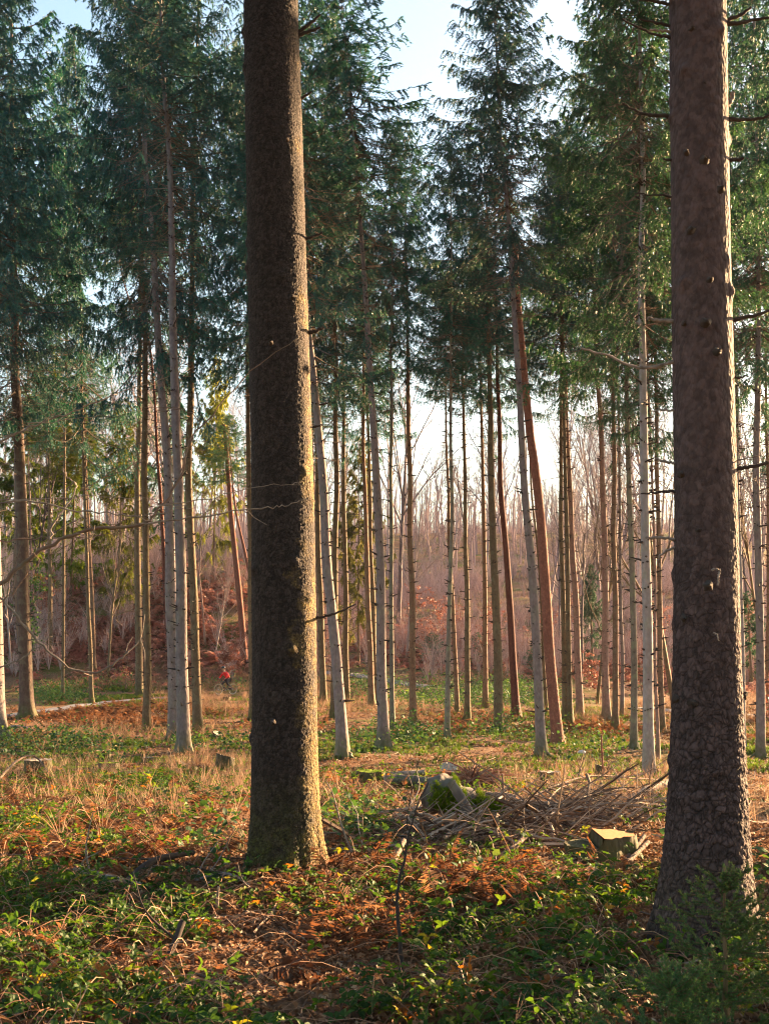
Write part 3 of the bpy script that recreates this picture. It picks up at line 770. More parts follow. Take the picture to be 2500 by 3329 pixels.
# ------------------------------------------------------------------ the two near trunks
def big_trunk(label, name, bark, rows, Y, cell, depth, H, seed, crownrad, plate):
    """rows: (y px, x left px, x right px) from the base up"""
    b = P(.5 * (rows[0][1] + rows[0][2]), rows[0][0])
    Y = b[1]
    base = b.copy(); base[2] -= .12
    L = np.array([AT(q[1], q[0], Y) for q in rows]); Rr = np.array([AT(q[2], q[0], Y) for q in rows])
    c = .5 * (L + Rr); rad = .5 * (Rr[:, 0] - L[:, 0]); z = c[:, 2] - base[2]
    z[0] = 0.0
    zs = np.concatenate([np.arange(0, z[-1] + .3, .012), np.arange(z[-1] + .5, H, .5)])
    k = (rad[-1]) / (H - z[-1])
    xs = np.interp(zs, z, c[:, 0]) - base[0]
    rs = np.where(zs <= z[-1], np.interp(zs, z, rad), np.maximum(.03, rad[-1] - k * (zs - z[-1])))
    ker = np.ones(41) / 41
    pad = lambda q: np.convolve(np.pad(q, 20, mode='edge'), ker, 'valid')
    xs = pad(xs); rs = pad(rs)
    n = 176
    a = np.arange(n) * 2 * PI / n
    A, Z = np.meshgrid(a, zs)
    r0 = rs[:, None] * np.ones_like(A)
    circ = r0.mean() * A
    wx = circ + .02 * (fbm(circ * 14, Z * 9, seed, 2) - .5)
    # wrap the pattern round the trunk
    ncell = max(8, int(2 * PI * r0[:400].mean() / cell))
    def wrapped(sx, sy, sd):
        x = A / (2 * PI) * sx; y = Z * sy + 1.1 * fbm(np.cos(A) * 3 + 7, Z * 5 + np.sin(A) * 3, sd, 3); x = x + (fbm(np.cos(A) * 4, Z * 7 + np.sin(A) * 4, sd + 31, 3) - .5) * 1.6
        m = np.clip((A / (2 * PI) - .9) / .1, 0, 1)
        return worley(x, y, sd)
    f1, f2, idv, dyv = wrapped(ncell, 1 / (cell * 1.25), seed)
    edge = np.clip((f2 - f1) * 2.2, 0, 1)
    if plate: edge = sstep(.04, .22, f2 - f1)
    flake = np.clip(.55 - 1.1 * dyv, 0, 1.2)
    d = depth * (edge * (.25 + .35 * idv + .65 * flake) - .35)
    tint = np.clip(.5 + (idv - .5) * (.34 if plate else .5) - .38 * (1 - sstep(.02, .15, f2 - f1)) * (sstep(3.4, 1.0, Z) * .8 + .2 if plate else .6), 0, 1)
    g1, g2, gid, gdy = wrapped(ncell * 2.3, 2.0 / cell, seed + 5)
    d += depth * .45 * (np.clip((g2 - g1) * 2, 0, 1) * (.3 + gid) - .4)
    low = sstep(2.2, .2, Z)
    d *= (.30 + 1.1 * sstep(3.6, .8, Z)) if plate else (.8 + .4 * low)
    d += .012 * (fbm(np.cos(A) * 2.2 + 9, Z * .8 + np.sin(A) * 2.2, seed + 3, 3) - .5)
    # root lobes
    ph = seed * 1.7
    lob = np.maximum(0, np.cos(A * 5 + ph)) ** 1.5
    d += r0 * .42 * np.exp(-Z / .20) * (lob - .15) + r0 * .10 * np.exp(-Z / .6) * lob
    # swollen knots
    rk = np.random.default_rng(seed)
    for q in range(26):
        ka = rk.random() * 2 * PI; kz = rk.uniform(.8, z[-1])
        da = np.abs((A - ka + PI) % (2 * PI) - PI) * r0; dz = Z - kz
        e = np.exp(-((da / .045) ** 2 + (dz / .05) ** 2))
        d += e * rk.uniform(.012, .035)
    rr = r0 + d
    v = np.stack([xs[:, None] + rr * np.cos(A), rr * np.sin(A), Z], -1).reshape(-1, 3)
    S = len(zs)
    i = (np.arange(S - 1) * n)[:, None]; j = np.arange(n)[None]; j2 = (j + 1) % n
    f = np.stack([i + j, i + j2, i + n + j2, i + n + j], -1).reshape(-1, 4)
    e = empty(name, base, label, 'spruce tree', 'big near trunks')
    link('trunk', mk_mesh('trunk', [(v, f, 0, tint.ravel())], True), [M[bark]], e)
    put_crown(e, np.array([xs[-1], 0, max(z[-1] + 3, 11)]), np.array([xs[-1], 0, H]), crownrad, CROWN[seed % 5])
    return e, base, Y


def stub(parent, base, Y, pts, r0, r1, mat='knot', name='dead_branch', depth=0.0, rough=.25):
    w3 = np.array([AT(x, y, Y) for x, y in pts]) - base
    w3[:, 1] += np.linspace(0, depth, len(pts))
    c = catmull(w3, 6)
    rr = np.linspace(r0, r1, len(c)) * (1 + rough * (vnoise(np.arange(len(c)) * .9, c[:, 0] * 5, 3) - .5))
    c[1:-1] += rng.normal(0, .004, (len(c) - 2, 3))
    v, f = tubes(c, rr, 7)
    n = len(v)
    cap = np.array([[n - 7 + k for k in range(7)]])
    o = link(name, mk_mesh(name, [(v, f, 0), (v[-7:], np.arange(7)[None], 0)], True), [M[mat]], parent)
    return o


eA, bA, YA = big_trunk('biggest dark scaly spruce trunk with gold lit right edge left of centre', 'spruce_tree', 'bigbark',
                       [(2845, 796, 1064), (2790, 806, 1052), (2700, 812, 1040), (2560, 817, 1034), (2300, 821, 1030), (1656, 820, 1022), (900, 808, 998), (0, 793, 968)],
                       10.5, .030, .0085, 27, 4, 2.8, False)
D = 2500 / 1661.


def sD(e, b, Y, pts, r0, r1, **k):
    stub(e, b, Y, [(x * D, y * D) for x, y in pts], r0, r1, **k)


for pts, r0, r1 in [([(638, 73), (665, 55), (692, 32)], .022, .012), ([(640, 78), (668, 68), (692, 59)], .022, .013), ([(640, 218), (655, 210), (673, 198)], .02, .01),
                    ([(656, 516), (675, 512), (697, 503)], .018, .01), ([(662, 720), (680, 716), (699, 708)], .024, .014), ([(664, 925), (676, 924), (693, 919)], .012, .008),
                    ([(676, 1336), (705, 1330), (735, 1321), (768, 1305)], .017, .006), ([(630, 1090), (650, 1082), (660, 1076)], .014, .006)]:
    sD(eA, bA, YA, pts, r0, r1)

eB, bB, YB = big_trunk('plated grey brown spruce trunk full of dead branch stubs at right', 'spruce_tree', 'plated',
                       [(3100, 2110, 2484), (3010, 2132, 2462), (2880, 2152, 2440), (2700, 2168, 2426), (2560, 2178, 2420), (2200, 2190, 2404), (1656, 2194, 2393), (900, 2185, 2372), (0, 2178, 2355)],
                       8.0, .046, .0065, 28, 7, 2.8, True)
for pts, r0, r1, mt in [
        ([(1462, 12), (1420, 4), (1376, -2)], .017, .008, 'knot'), ([(1462, 57), (1420, 50), (1380, 42)], .014, .007, 'knot'),
        ([(1476, 88), (1440, 80), (1403, 70), (1343, 40)], .017, .006, 'knot'), ([(1455, 68), (1425, 67), (1402, 64)], .012, .009, 'greytwig'),
        ([(1470, 253), (1430, 250), (1392, 246), (1344, 223)], .019, .008, 'knot'), ([(1460, 250), (1410, 248), (1368, 247)], .010, .004, 'knot'),
        ([(1455, 346), (1445, 345), (1432, 343)], .012, .008, 'knot'), ([(1468, 430), (1430, 422), (1370, 419)], .010, .004, 'knot'),
        ([(1458, 695), (1425, 692), (1398, 687)], .018, .012, 'greytwig'), ([(1456, 782), (1410, 793), (1370, 793), (1310, 768), (1255, 752)], .015, .007, 'greytwig'),
        ([(1457, 887), (1430, 886), (1408, 887)], .010, .006, 'greytwig'), ([(1460, 999), (1435, 997), (1413, 991)], .012, .008, 'greytwig'),
        ([(1472, 1064), (1430, 1062), (1383, 1066)], .015, .005, 'knot'), ([(1458, 1164), (1425, 1162), (1393, 1162)], .012, .008, 'greytwig'),
        ([(1500, 1181), (1455, 1182), (1428, 1198), (1420, 1212), (1426, 1224)], .011, .005, 'greytwig'),
        ([(1562, 47), (1595, 34), (1621, 16)], .018, .010, 'knot'), ([(1560, 54), (1610, 46), (1665, 37)], .019, .010, 'knot'),
        ([(1560, 232), (1575, 222), (1583, 200)], .022, .016, 'greytwig'), ([(1570, 258), (1610, 258), (1665, 251)], .018, .010, 'knot'),
        ([(1568, 345), (1590, 345), (1604, 341)], .016, .013, 'knot'), ([(1555, 402), (1570, 402), (1584, 399)], .010, .006, 'knot'),
        ([(1578, 692), (1620, 684), (1665, 670)], .017, .011, 'knot'), ([(1575, 816), (1595, 815), (1616, 813)], .012, .005, 'knot'),
        ([(1585, 1012), (1620, 1008), (1656, 999)], .018, .012, 'knot'), ([(1545, 1000), (1590, 994), (1640, 984)], .010, .004, 'greytwig'),
        ([(1590, 1505), (1602, 1503), (1612, 1500)], .030, .020, 'knot')]:
    sD(eB, bB, YB, pts, r0, r1, mat=mt)
def knot(e, b, Y, x, y, r0):
    base = AT(x * D, y * D, Y) - b
    q = np.linspace(0, 1, 4)[:, None]
    c = base + np.array([0, -.05, .0]) * q + np.array([0, .030, 0])
    v, f = tubes(c, r0 * np.array([1.2, .95, .62, .3]), 9)
    v = v + rng.normal(0, r0 * .2, v.shape)
    link('knot', mk_mesh('knot', [(v, f, 0), (v[-9:], np.arange(9)[None], 0)], True), [M['knot']], e)


def front(e, b, Y, xs):
    me = e.children[0].data
    co = np.zeros(len(me.vertices) * 3); me.vertices.foreach_get('co', co); co = co.reshape(-1, 3)
    for x, y, r0 in xs:
        dep = -.2
        for it in range(4):
            p = AT(x * D, y * D, Y + dep) - b
            m = (np.abs(co[:, 2] - p[2]) < .03) & (np.abs(co[:, 0] - p[0]) < .015) & (co[:, 1] < 0)
            if m.any(): dep = co[m, 1].min()
        knot(e, b, Y + dep, x + (x - 830) * dep / Y * .0, y, r0)


front(eB, bB, YB, [(1483, 327, .018), (1523, 342, .026), (1493, 495, .026), (1503, 592, .022), (1535, 602, .016), (1558, 405, .02), (1525, 695, .034), (1478, 697, .016), (1550, 758, .030), (1545, 1013, .034), (1505, 1073, .03),
                   (1508, 1145, .018), (1472, 1023, .022), (1478, 1335, .022), (1540, 1430, .02), (1500, 1520, .03), (1462, 1510, .026), (1530, 1265, .03), (1520, 180, .018), (1495, 60, .022)])
front(eA, bA, YA, [(605, 998, .024), (607, 1196, .02), (585, 740, .02), (632, 640, .022), (620, 300, .018), (640, 1330, .028), (590, 1560, .022), (625, 1040, .018), (575, 120, .018)])
sD(eB, bB - np.array([0, .0, 0]), YB - .33, [(1536, 1232), (1552, 1230), (1551, 1245), (1549, 1264)], .009, .006, mat='greytwig', name='bark_curl')
sD(eB, bB, YB - .33, [(1540, 1368), (1548, 1372), (1552, 1384)], .006, .004, mat='greytwig', name='bark_curl')

# ------------------------------------------------------------------ off view spruces on the sun side (they shade the stand)
for k, (x, y, H) in enumerate([(17, 40, 27), (22, 47, 28), (27, 52, 27), (21, 56, 29), (30, 62, 27), (36, 60, 28), (26, 68, 26), (15, 33, 25), (5.6, 11.6, 26), (7.0, 14.0, 25), (8.2, 14.2, 27), (9.4, 20, 26), (12.5, 23, 26), (7.5, 18.6, 24)]):
    b = np.array([x, y, ground(x, y) - .05])
    e = empty('spruce_tree', b, 'tall spruce past the right edge of the view', 'spruce tree', 'spruces past the right edge')
    ax = np.stack([np.zeros(12), np.zeros(12), np.linspace(0, H, 12)], -1)
    v, f, _, _ = trunk_geo(ax, lambda q: .19 * (1 - .95 * q / H), .5, k)
    link('trunk', mk_mesh('trunk', [(v, f, 0)], True), [M['olive']], e)
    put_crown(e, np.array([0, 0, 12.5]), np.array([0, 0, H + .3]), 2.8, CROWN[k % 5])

# unseen spruces added beside and behind the camera to cut ambient light
for k, (x, y, H) in enumerate([(-9, 9, 27), (-12, 16, 28), (-7, 1, 27), (-14, 3, 28), (-10, -7, 27), (-3, -8, 28), (4, -6, 27), (9, -1, 26), (12, 5, 27), (-6, -15, 28),
                              (2, -15, 28), (9, -12, 27), (15, -6, 28), (-16, -14, 28), (-20, -3, 28), (-19, 10, 27), (16, -16, 27), (-1, -24, 28), (-12, -24, 28), (9, -24, 28)]):
    b = np.array([x, y, ground(x, y) - .05])
    e = empty('spruce_tree', b, 'unseen tall spruce added beside or behind the viewpoint for shade', 'spruce tree', 'spruces around the viewpoint')
    ax = np.stack([np.zeros(12), np.zeros(12), np.linspace(0, H, 12)], -1)
    v, f, _, _ = trunk_geo(ax, lambda q: .21 * (1 - .95 * q / H), .5, k)
    link('trunk', mk_mesh('trunk', [(v, f, 0)], True), [M['olive']], e)
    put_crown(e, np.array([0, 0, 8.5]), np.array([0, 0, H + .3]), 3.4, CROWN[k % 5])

# ------------------------------------------------------------------ young sunlit spruces behind
for k, (x, yb, Yd, H, rad, lab) in enumerate([
        (40, 2100, 92, 19, 3.6, 'yellow green young spruce far left behind the thin stems'),
        (225, 2100, 96, 18, 3.4, 'sunlit young spruce drooping over the red bracken, left of the close pair'),
        (380, 2090, 90, 19, 3.4, 'yellow green young spruce seen left of the close straight pair'),
        (690, 2080, 100, 20, 3.0, 'young spruce behind the two leaning red pines'),
        (520, 2090, 104, 22, 3.6, 'dark young spruce behind the grey clump and the cyclist'), (130, 2090, 108, 22, 3.6, 'tallest young spruce at far left behind the red bracken bank'),
        (1165, 2120, 88, 18, 3.0, 'sunlit yellow green spruce right of the leaning blue grey trunk'),
        (1925, 2150, 84, 8.2, 1.5, 'young green spruce between the pink trunk and three parallel trunks'),
        (2440, 2190, 80, 6.5, 1.5, 'dark green young spruce behind the plated trunk near the right edge')]):
    b = AT(x, yb, Yd); b[2] = ground(b[0], b[1])
    e = empty('young_spruce', b, lab, 'young spruce', 'young spruces behind the stand')
    ax = np.stack([np.zeros(8), np.zeros(8), np.linspace(0, H, 8)], -1)
    v, f, _, _ = trunk_geo(ax, lambda q: .11 * (1 - .95 * q / H), .3, k)
    link('trunk', mk_mesh('trunk', [(v, f, 0)], True), [M['brown']], e)
    put_crown(e, np.array([0, 0, H * .12]), np.array([0, 0, H]), rad, YOUNG[k % 2], 'needle3' if k < 7 and k != 4 else 'needle2', L=9., R=2.2)

for k, (x, y, H, rad) in enumerate([(5.5, 9.0, 4.4, 1.1), (8.5, 11.4, 4.8, 1.1), (11.0, 13.4, 5.2, 1.2)]):  # unseen young spruces added to throw shade on the near foreground
    b = np.array([x, y, ground(x, y) - .03])
    e = empty('young_spruce', b, 'unseen young spruce added past the right edge for shade', 'young spruce', 'young spruces past the right edge')
    ax = np.stack([np.zeros(6), np.zeros(6), np.linspace(0, H, 6)], -1)
    v, f, _, _ = trunk_geo(ax, lambda q: .06 * (1 - .9 * q / H), .3, 3)
    link('trunk', mk_mesh('trunk', [(v, f, 0)], True), [M['brown']], e)
    put_crown(e, np.array([0, 0, .15]), np.array([0, 0, H]), rad, YOUNG[k % 2], 'needle2', L=9., R=2.2)

for (x, yb, H, rad, lab) in [(1405, 2150, 2.3, 1.5, 'low dark green conifer bush right of the middle trunk'), (1552, 2155, 2.4, 1.2, 'low conifer bush behind the slim trunk with green sprays'),
                             (1750, 2200, 2.6, 1.3, 'dark conifer bush behind the leaning red pine'), (2160, 2160, 2.2, 1.2, 'dark conifer bush in the gap left of the plated trunk')]:
    b = P(x, yb)
    e = empty('conifer_bush', b, lab, 'conifer bush', 'low conifer bushes')
    put_crown(e, np.array([0, 0, .05]), np.array([0, 0, H]), rad, YOUNG[1], 'needle2', L=9., R=2.2)
    ax = np.stack([np.zeros(5), np.zeros(5), np.linspace(-.05, H * .9, 5)], -1)
    v, f, _, _ = trunk_geo(ax, lambda q: .04 * (1 - .9 * q / H), .3, 3)
    link('trunk', mk_mesh('trunk', [(v, f, 0)], True), [M['brown']], e)

# ------------------------------------------------------------------ bare broadleaved trees
def grow(seed, H=14., r0=.13, lean=.0, forks=3, depth=4, spread=.45, first=.35, kids=(5, 7)):
    r = np.random.default_rng(seed)
    big, small = [], []

    def rec(p, d, ln, rad, lev):
        S = 6
        pts = [p]
        dd = d.copy()
        for k in range(S - 1):
            dd = norm(dd + r.normal(0, .11 if lev else .045, 3) + np.array([0, 0, .06 if lev else .02]))
            pts.append(pts[-1] + dd * ln / (S - 1))
        pts = np.array(pts)
        rr = np.linspace(rad, max(rad * .35, .004), S)
        (big if lev < 2 else small).append((pts, rr))
        if lev >= depth: return
        n = int(r.integers(kids[0], kids[1] + 1)) + (6 if lev == 0 else 0)
        for k in range(n):
            u = r.uniform(first if lev == 0 else .2, 1) if k else 1.0
            fl = u * (S - 1); i = min(int(fl), S - 2)
            q = pts[i] * (1 - (fl - i)) + pts[i + 1] * (fl - i)
            base = norm(pts[i + 1] - pts[i])
            nd = norm(base + r.normal(0, spread, 3) + np.array([0, 0, .12]))
            rec(q, nd, ln * r.uniform(.32, .55) * (1.15 - .4 * u), max(.006, rad * (1 - .6 * u) * .55), lev + 1)
    rec(np.zeros(3), norm(np.array([lean, 0, 1.])), H * .8, r0, 0)
    bp = np.array([q[0] for q in big]); br = np.array([q[1] for q in big])
    v1, f1 = tubes(bp, br, 5)
    sp = np.array([q[0] for q in small]); sr = np.array([q[1] for q in small])
    v2, f2 = tubes(sp[:, ::1], np.maximum(sr, .006), 3)
    return (v1, f1), (v2, f2)


BARE = []
for k in range(6):
    a, b = grow(300 + k, H=[14, 16, 13, 15, 12, 17][k], r0=[.12, .15, .10, .13, .11, .16][k], lean=[.05, -.08, .12, 0, -.15, .06][k], depth=3, spread=[.4, .45, .5, .38, .5, .42][k])
    t1 = mk_mesh('bare trunk', [(a[0], a[1], 0)], True); t2 = mk_mesh('bare crown', [(b[0], b[1], 0)])
    BARE.append((t1, t2))


def bare_tree(b, k, s, rz, label, group, mat='bare', cat='bare tree', sz=1.0, name='bare_tree'):
    e = empty(name, b, label, cat, group, rz)
    for nm, me in zip(('trunk', 'crown'), BARE[k]):
        if len(me.materials) == 0: me.materials.append(M['bare'])
        o = bpy.data.objects.new(nm, me); COL.objects.link(o); o.parent = e; o.scale = (s, s, s * sz)
        o.material_slots[0].link = 'OBJECT'; o.material_slots[0].material = M[mat]
    return e


r = np.random.default_rng(55)
cnt = 0
for k in range(900):
    Y = r.uniform(92, 215); X = r.uniform(-.37, .37) * Y
    if cnt >= 110: break
    if abs(X / Y - (-.10)) < .02 and Y < 110: continue
    b = np.array([X, Y, ground(X, Y) - .1])
    bare_tree(b, int(r.integers(0, 6)), r.uniform(.9, 1.5) + (.45 * r.random() if Y > 105 else 0), r.random() * 6.28, 'leafless grey tree in the bare wood on the far slope', 'bare trees on the far slope', 'barepale' if r.random() < .5 else 'bare')
    cnt += 1
for (x, y, k, s, m, lab) in [(1322, 2140, 1, .95, 'barepale', 'pale forked beech behind the middle trunk'), (1940, 2288, 2, 1.0, 'olive', 'leaning multi stemmed bare tree right of the pink trunk'),
                             (700, 2130, 4, .55, 'barepale', 'pale bushy bare tree left of the leaning red pines'), (352, 2202, 0, .95, 'olive', 'forked bare trunk leaning left at the bracken edge'),
                             (2195, 2330, 5, .9, 'olive', 'dark leaning bare tree hugging the left side of the plated trunk'), (2484, 2300, 3, .9, 'olive', 'dark bare tree by the clean lilac trunk at right'),
                             (40, 2180, 2, .85, 'barepale', 'pinkish bare tree behind the ivy clad trunk'), (1890, 2215, 3, .9, 'bare', 'bare tree with many fine twigs behind the pink trunk'),
                             (640, 2090, 3, .8, 'bare', 'dark bare tree in the red bracken behind the grey clump')]:
    bare_tree(P(x, y, -.05), k, s, random.random() * 6, lab, 'bare trees near the stand', m)

# leaning red pines behind (left of the biggest trunk) and the snag
spruce('red pine leaning left with broken stub top behind the cyclist', [(797, 2162), (775, 1900), (746, 1600), (733, 1415), (728, 1380)], 22, 1300, bark='pine', name='pine_tree', cat='pine tree', crown=False, dead=0, stubs=False, snap=True, group='leaning red pines', flare=.4)
spruce('thinner red pine leaning left beside the biggest trunk', [(862, 2175), (823, 1925), (800, 1800), (768, 1653), (745, 1430)], 15, 1400, bark='pine', name='pine_tree', cat='pine tree', dead=.3, stubs=False, H=19, rad=1.5, mat='needle2', group='leaning red pines', flare=.4)
spruce('thin pale broken snag standing in the red bracken', [(668, 2100), (657, 1950), (644, 1828)], 8, 1800, bark='pink', name='snag', cat='dead tree', crown=False, dead=0, stubs=False, snap=True, group=None, flare=.3)

# far wood: a mass of stems beyond
def far_wood():
    n = 900
    Y = rng.uniform(150, 330, n); X = rng.uniform(-.5, .42, n) * Y
    Z = ground(X, Y)
    H = rng.uniform(8, 15, n)
    pts = np.stack([np.stack([X, Y, Z], -1), np.stack([X + rng.normal(0, .4, n), Y, Z + H * .5], -1), np.stack([X + rng.normal(0, .9, n), Y, Z + H], -1)], 1)
    v, f = tubes(pts, np.outer(rng.uniform(.08, .2, n), [1, .7, .15]), 4)
    ch = [(v, f, 0, .25)]
    m = n * 26
    bi = rng.integers(0, n, m); q = rng.uniform(.25, 1, m)
    p0 = np.stack([X[bi], Y[bi], Z[bi] + H[bi] * q], -1)
    d = norm(np.stack([rng.normal(0, .7, m), rng.normal(0, .7, m), rng.uniform(.3, 1.2, m)], -1)) * (rng.uniform(.8, 3.2, m) * (1.2 - .7 * q))[:, None]
    v, f = tubes(np.stack([p0, p0 + d * .5 + rng.normal(0, .1, (m, 3)), p0 + d], 1), np.tile([.035, .025, .012], (m, 1)), 3)
    ch.append((v, f, 0, np.repeat(rng.random(m) * .5, 9)))
    o = link('far_wood', mk_mesh('far_wood', ch), [M['thicket']])
    tag(o, 'bare wood massed along the skyline behind everything', 'wood', kind='stuff')


far_wood()


# ------------------------------------------------------------------ ground cover
def cand(n, y0, y1, spread=.40, pad=.8):
    """random ground points, even by area, in the view wedge"""
    Y = np.sqrt(rng.uniform(y0 ** 2, y1 ** 2, n)); X = rng.uniform(-1, 1, n) * (spread * Y + pad)
    return X, Y


def zone(px, py, els, noise=.35):
    d = np.zeros(px.shape)
    for (x, y, rx, ry, wgt) in els:
        e = ((px - x * D) / (rx * D)) ** 2 + ((py - y * D) / (ry * D)) ** 2
        d = np.maximum(d, wgt * np.exp(-e ** 1.5))
    return d


def on_ground(X, Y, up=0.0):
    return np.stack([X, Y, ground_mesh_z(X, Y) + up], -1)


KEEP = [(bA, .42), (bB, .42), (P(735, 2262), 1.3), (P(728, 2272), 1.2), (P(722, 2284), .9), (P(1293 * D, 1862 * D), .55), (P(1250 * D, 1880 * D), .45), (P(1330 * D, 1885 * D), .4)]


def pick(X, Y, dens):
    pz = on_ground(X, Y)
    px, py = project(pz)
    d = dens(px, py, X, Y)
    keep = rng.random(len(X)) < d
    for b, rad in KEEP:
        keep &= (X - b[0]) ** 2 + (Y - b[1]) ** 2 > rad ** 2
    for c, wd in PATHS:
        near = keep & (pz[:, 1] > 45)
        q = np.where(near)[0]
        if len(q):
            hit = np.zeros(len(q), bool)
            for k in range(0, len(c), 2):
                hit |= (pz[q, 0] - c[k, 0]) ** 2 + (pz[q, 1] - c[k, 1]) ** 2 < (wd[k] * 1.15) ** 2
            keep[q[hit]] = False
    return pz[keep]


def leaflet(l=1., wd=.62, fold=.18, curl=.12):
    m = [(0, 0, 0), (0, .33 * l, .06), (0, .68 * l, .05), (0, l, -curl)]
    s = [(.42 * wd, .28 * l, fold), (.36 * wd, .66 * l, fold * .7)]
    v = m + s + [(-a, b, c) for a, b, c in s]
    f = [(0, 4, 1), (1, 4, 5, 2), (2, 5, 3), (0, 1, 6), (1, 2, 7, 6), (2, 3, 7)]
    return np.array(v, float), tris_of(f)


def join(parts):
    vs, fs, o = [], [], 0
    for v, f in parts:
        vs.append(v); fs.append(f + o); o += len(v)
    return np.vstack(vs), np.vstack(fs)


def rot(v, rx=0, ry=0, rz=0):
    R = np.array(Euler((rx, ry, rz)).to_matrix())
    return v @ R.T


lv, lf = leaflet()
TRI = join([(rot(lv, .1) + (0, .15, 0), lf), (rot(lv * .85, .15, 0, 1.45) + (-.05, .1, 0), lf), (rot(lv * .85, .15, 0, -1.45) + (.05, .1, 0), lf)])
IVY = leaflet(1., .95, .1, .05)
LIT = leaflet(1., .6, .35, .25)
# dead bracken frond: rachis with alternate drooping pinnae
def frond(seed, n=18, droop=.5):
    r = np.random.default_rng(seed)
    vs, fs = [], []
    q = np.linspace(0, 1, 7)
    ax = np.stack([r.normal(0, .02, 7).cumsum(), q * .85, .55 * q - droop * q ** 2 * 1.0], -1)
    v, f = tubes(ax, np.linspace(.012, .003, 7), 3)
    parts = [(v, tris_of(f))]
    for k in range(n):
        u = .25 + .75 * k / n
        p = np.array([np.interp(u, q, ax[:, c]) for c in range(3)])
        for sgn in (-1, 1):
            L = .36 * (1.05 - u) * r.uniform(.7, 1.2) + .03
            e = p + np.array([sgn * L * .85, L * .35, -L * r.uniform(.1, .75)])
            mid = .5 * (p + e) + r.normal(0, .012, 3)
            wv = np.array([0, .022 * (1.1 - u) + .006, r.normal(0, .016)])
            parts.append((np.array([p, mid - wv, e, mid + wv]), np.array([(0, 1, 2), (0, 2, 3)])))
    return join(parts)


FR = [frond(1), frond(2, 16, .8), frond(3, 15, 1.0), frond(4, 17, 1.3)]


def tuft(seed, n=12, h=.5, lean=.35, wd=.004):
    r = np.random.default_rng(seed)
    parts = []
    for k in range(n):
        a = r.random() * 6.28; L = h * r.uniform(.5, 1.1); le = r.uniform(.05, lean)
        q = np.linspace(0, 1, 5)
        out = np.array([math.cos(a), math.sin(a), 0])
        ax = out * (.03 * r.random() + le * L * q[:, None] ** 1.8) + np.array([0, 0, 1]) * (q[:, None] * L * (1 - .35 * le * q[:, None] ** 2))
        sd = np.array([-math.sin(a + r.normal(0, .6)), math.cos(a), 0])
        wq = wd * np.array([1, 1, .8, .55, .1])[:, None]
        v = np.vstack([ax - sd * wq, ax + sd * wq])
        f = [(i, i + 1, i + 6, i + 5) for i in range(4)]
        parts.append((v, tris_of(f)))
    return join(parts)


TUFT = [tuft(1, 12, .5, .9), tuft(2, 14, .42, 1.3), tuft(3, 9, .6, .5), tuft(6, 14, .35, 1.6), tuft(7, 5, .65, .35)]
SHORT = [tuft(4, 12, .14, .8, .006), tuft(5, 12, .12, 1.0, .007)]


def stuff(name, chunks, mats, label, cat):
    o = link(name, mk_mesh(name, chunks), mats)
    return tag(o, label, cat, kind='stuff')


def multi(templates, pos, scale, tilt=.3, tint=None, lift=0.0, upr=0.0):
    """scatter several templates over the positions"""
    out = []
    which = rng.integers(0, len(templates), len(pos))
    for k, (tv, tf) in enumerate(templates):
        m = which == k; p = pos[m]; n = len(p)
        if n == 0: continue
        p = p + np.array([0, 0, 1.]) * lift if np.isscalar(lift) else p + np.stack([np.zeros(n), np.zeros(n), lift[m]], -1)
        tt = rng.random(n) if tint is None else tint[m]
        v, f, t = scatter(tv, tf, p, rng.random(n) * 6.283, upr + rng.normal(0, tilt, n), rng.normal(0, tilt, n), rng.uniform(scale[0], scale[1], n), tt)
        out.append((v, f, 0, np.clip(t, 0, 1)))
    return out


# bramble leaves, near
def d_bramble(px, py, X, Y):
    z = zone(px, py, [(250, 2080, 420, 110, 1), (700, 2160, 500, 90, 1), (1150, 2090, 330, 110, 1), (1400, 2150, 300, 80, .9), (120, 1830, 200, 60, .8), (640, 1990, 160, 50, .5), (850, 1930, 200, 40, .4), (1210, 1975, 240, 70, .8),
                      (60, 1960, 200, 60, .9), (420, 1960, 150, 50, .55), (900, 2060, 200, 60, .5), (1500, 1960, 140, 60, .3), (760, 1800, 90, 40, .3), (250, 1725, 300, 50, .5), (900, 1700, 500, 50, .22), (1500, 1750, 100, 60, .4)])
    z = np.maximum(z, sstep(3120, 3300, py) * .85)
    z = np.maximum(z, .06 * sstep(2640, 2800, py))
    n = fbm(X * 1.15, Y * 1.15, 21, 3)
    return np.clip(z * sstep(.40, .60, n) * 1.1, 0, 1)


X, Y = cand(130000, 4.6, 25)
pb = pick(X, Y, d_bramble)
mound = fbm(pb[:, 0] * .9, pb[:, 1] * .9, 33, 2)
lift = np.abs(rng.normal(0, 1, len(pb))) ** .8 * .13 * (.4 + 1.3 * mound) + .02
cl = fbm(pb[:, 0] * 2.2, pb[:, 1] * 2.2, 44, 2)
tb = np.clip(rng.normal(.42, .2, len(pb)) + (cl - .5) * .9 + (rng.random(len(pb)) < .04) * .5, 0, 1)
ch = multi([TRI], pb, (.034, .088), .45, tb, lift)
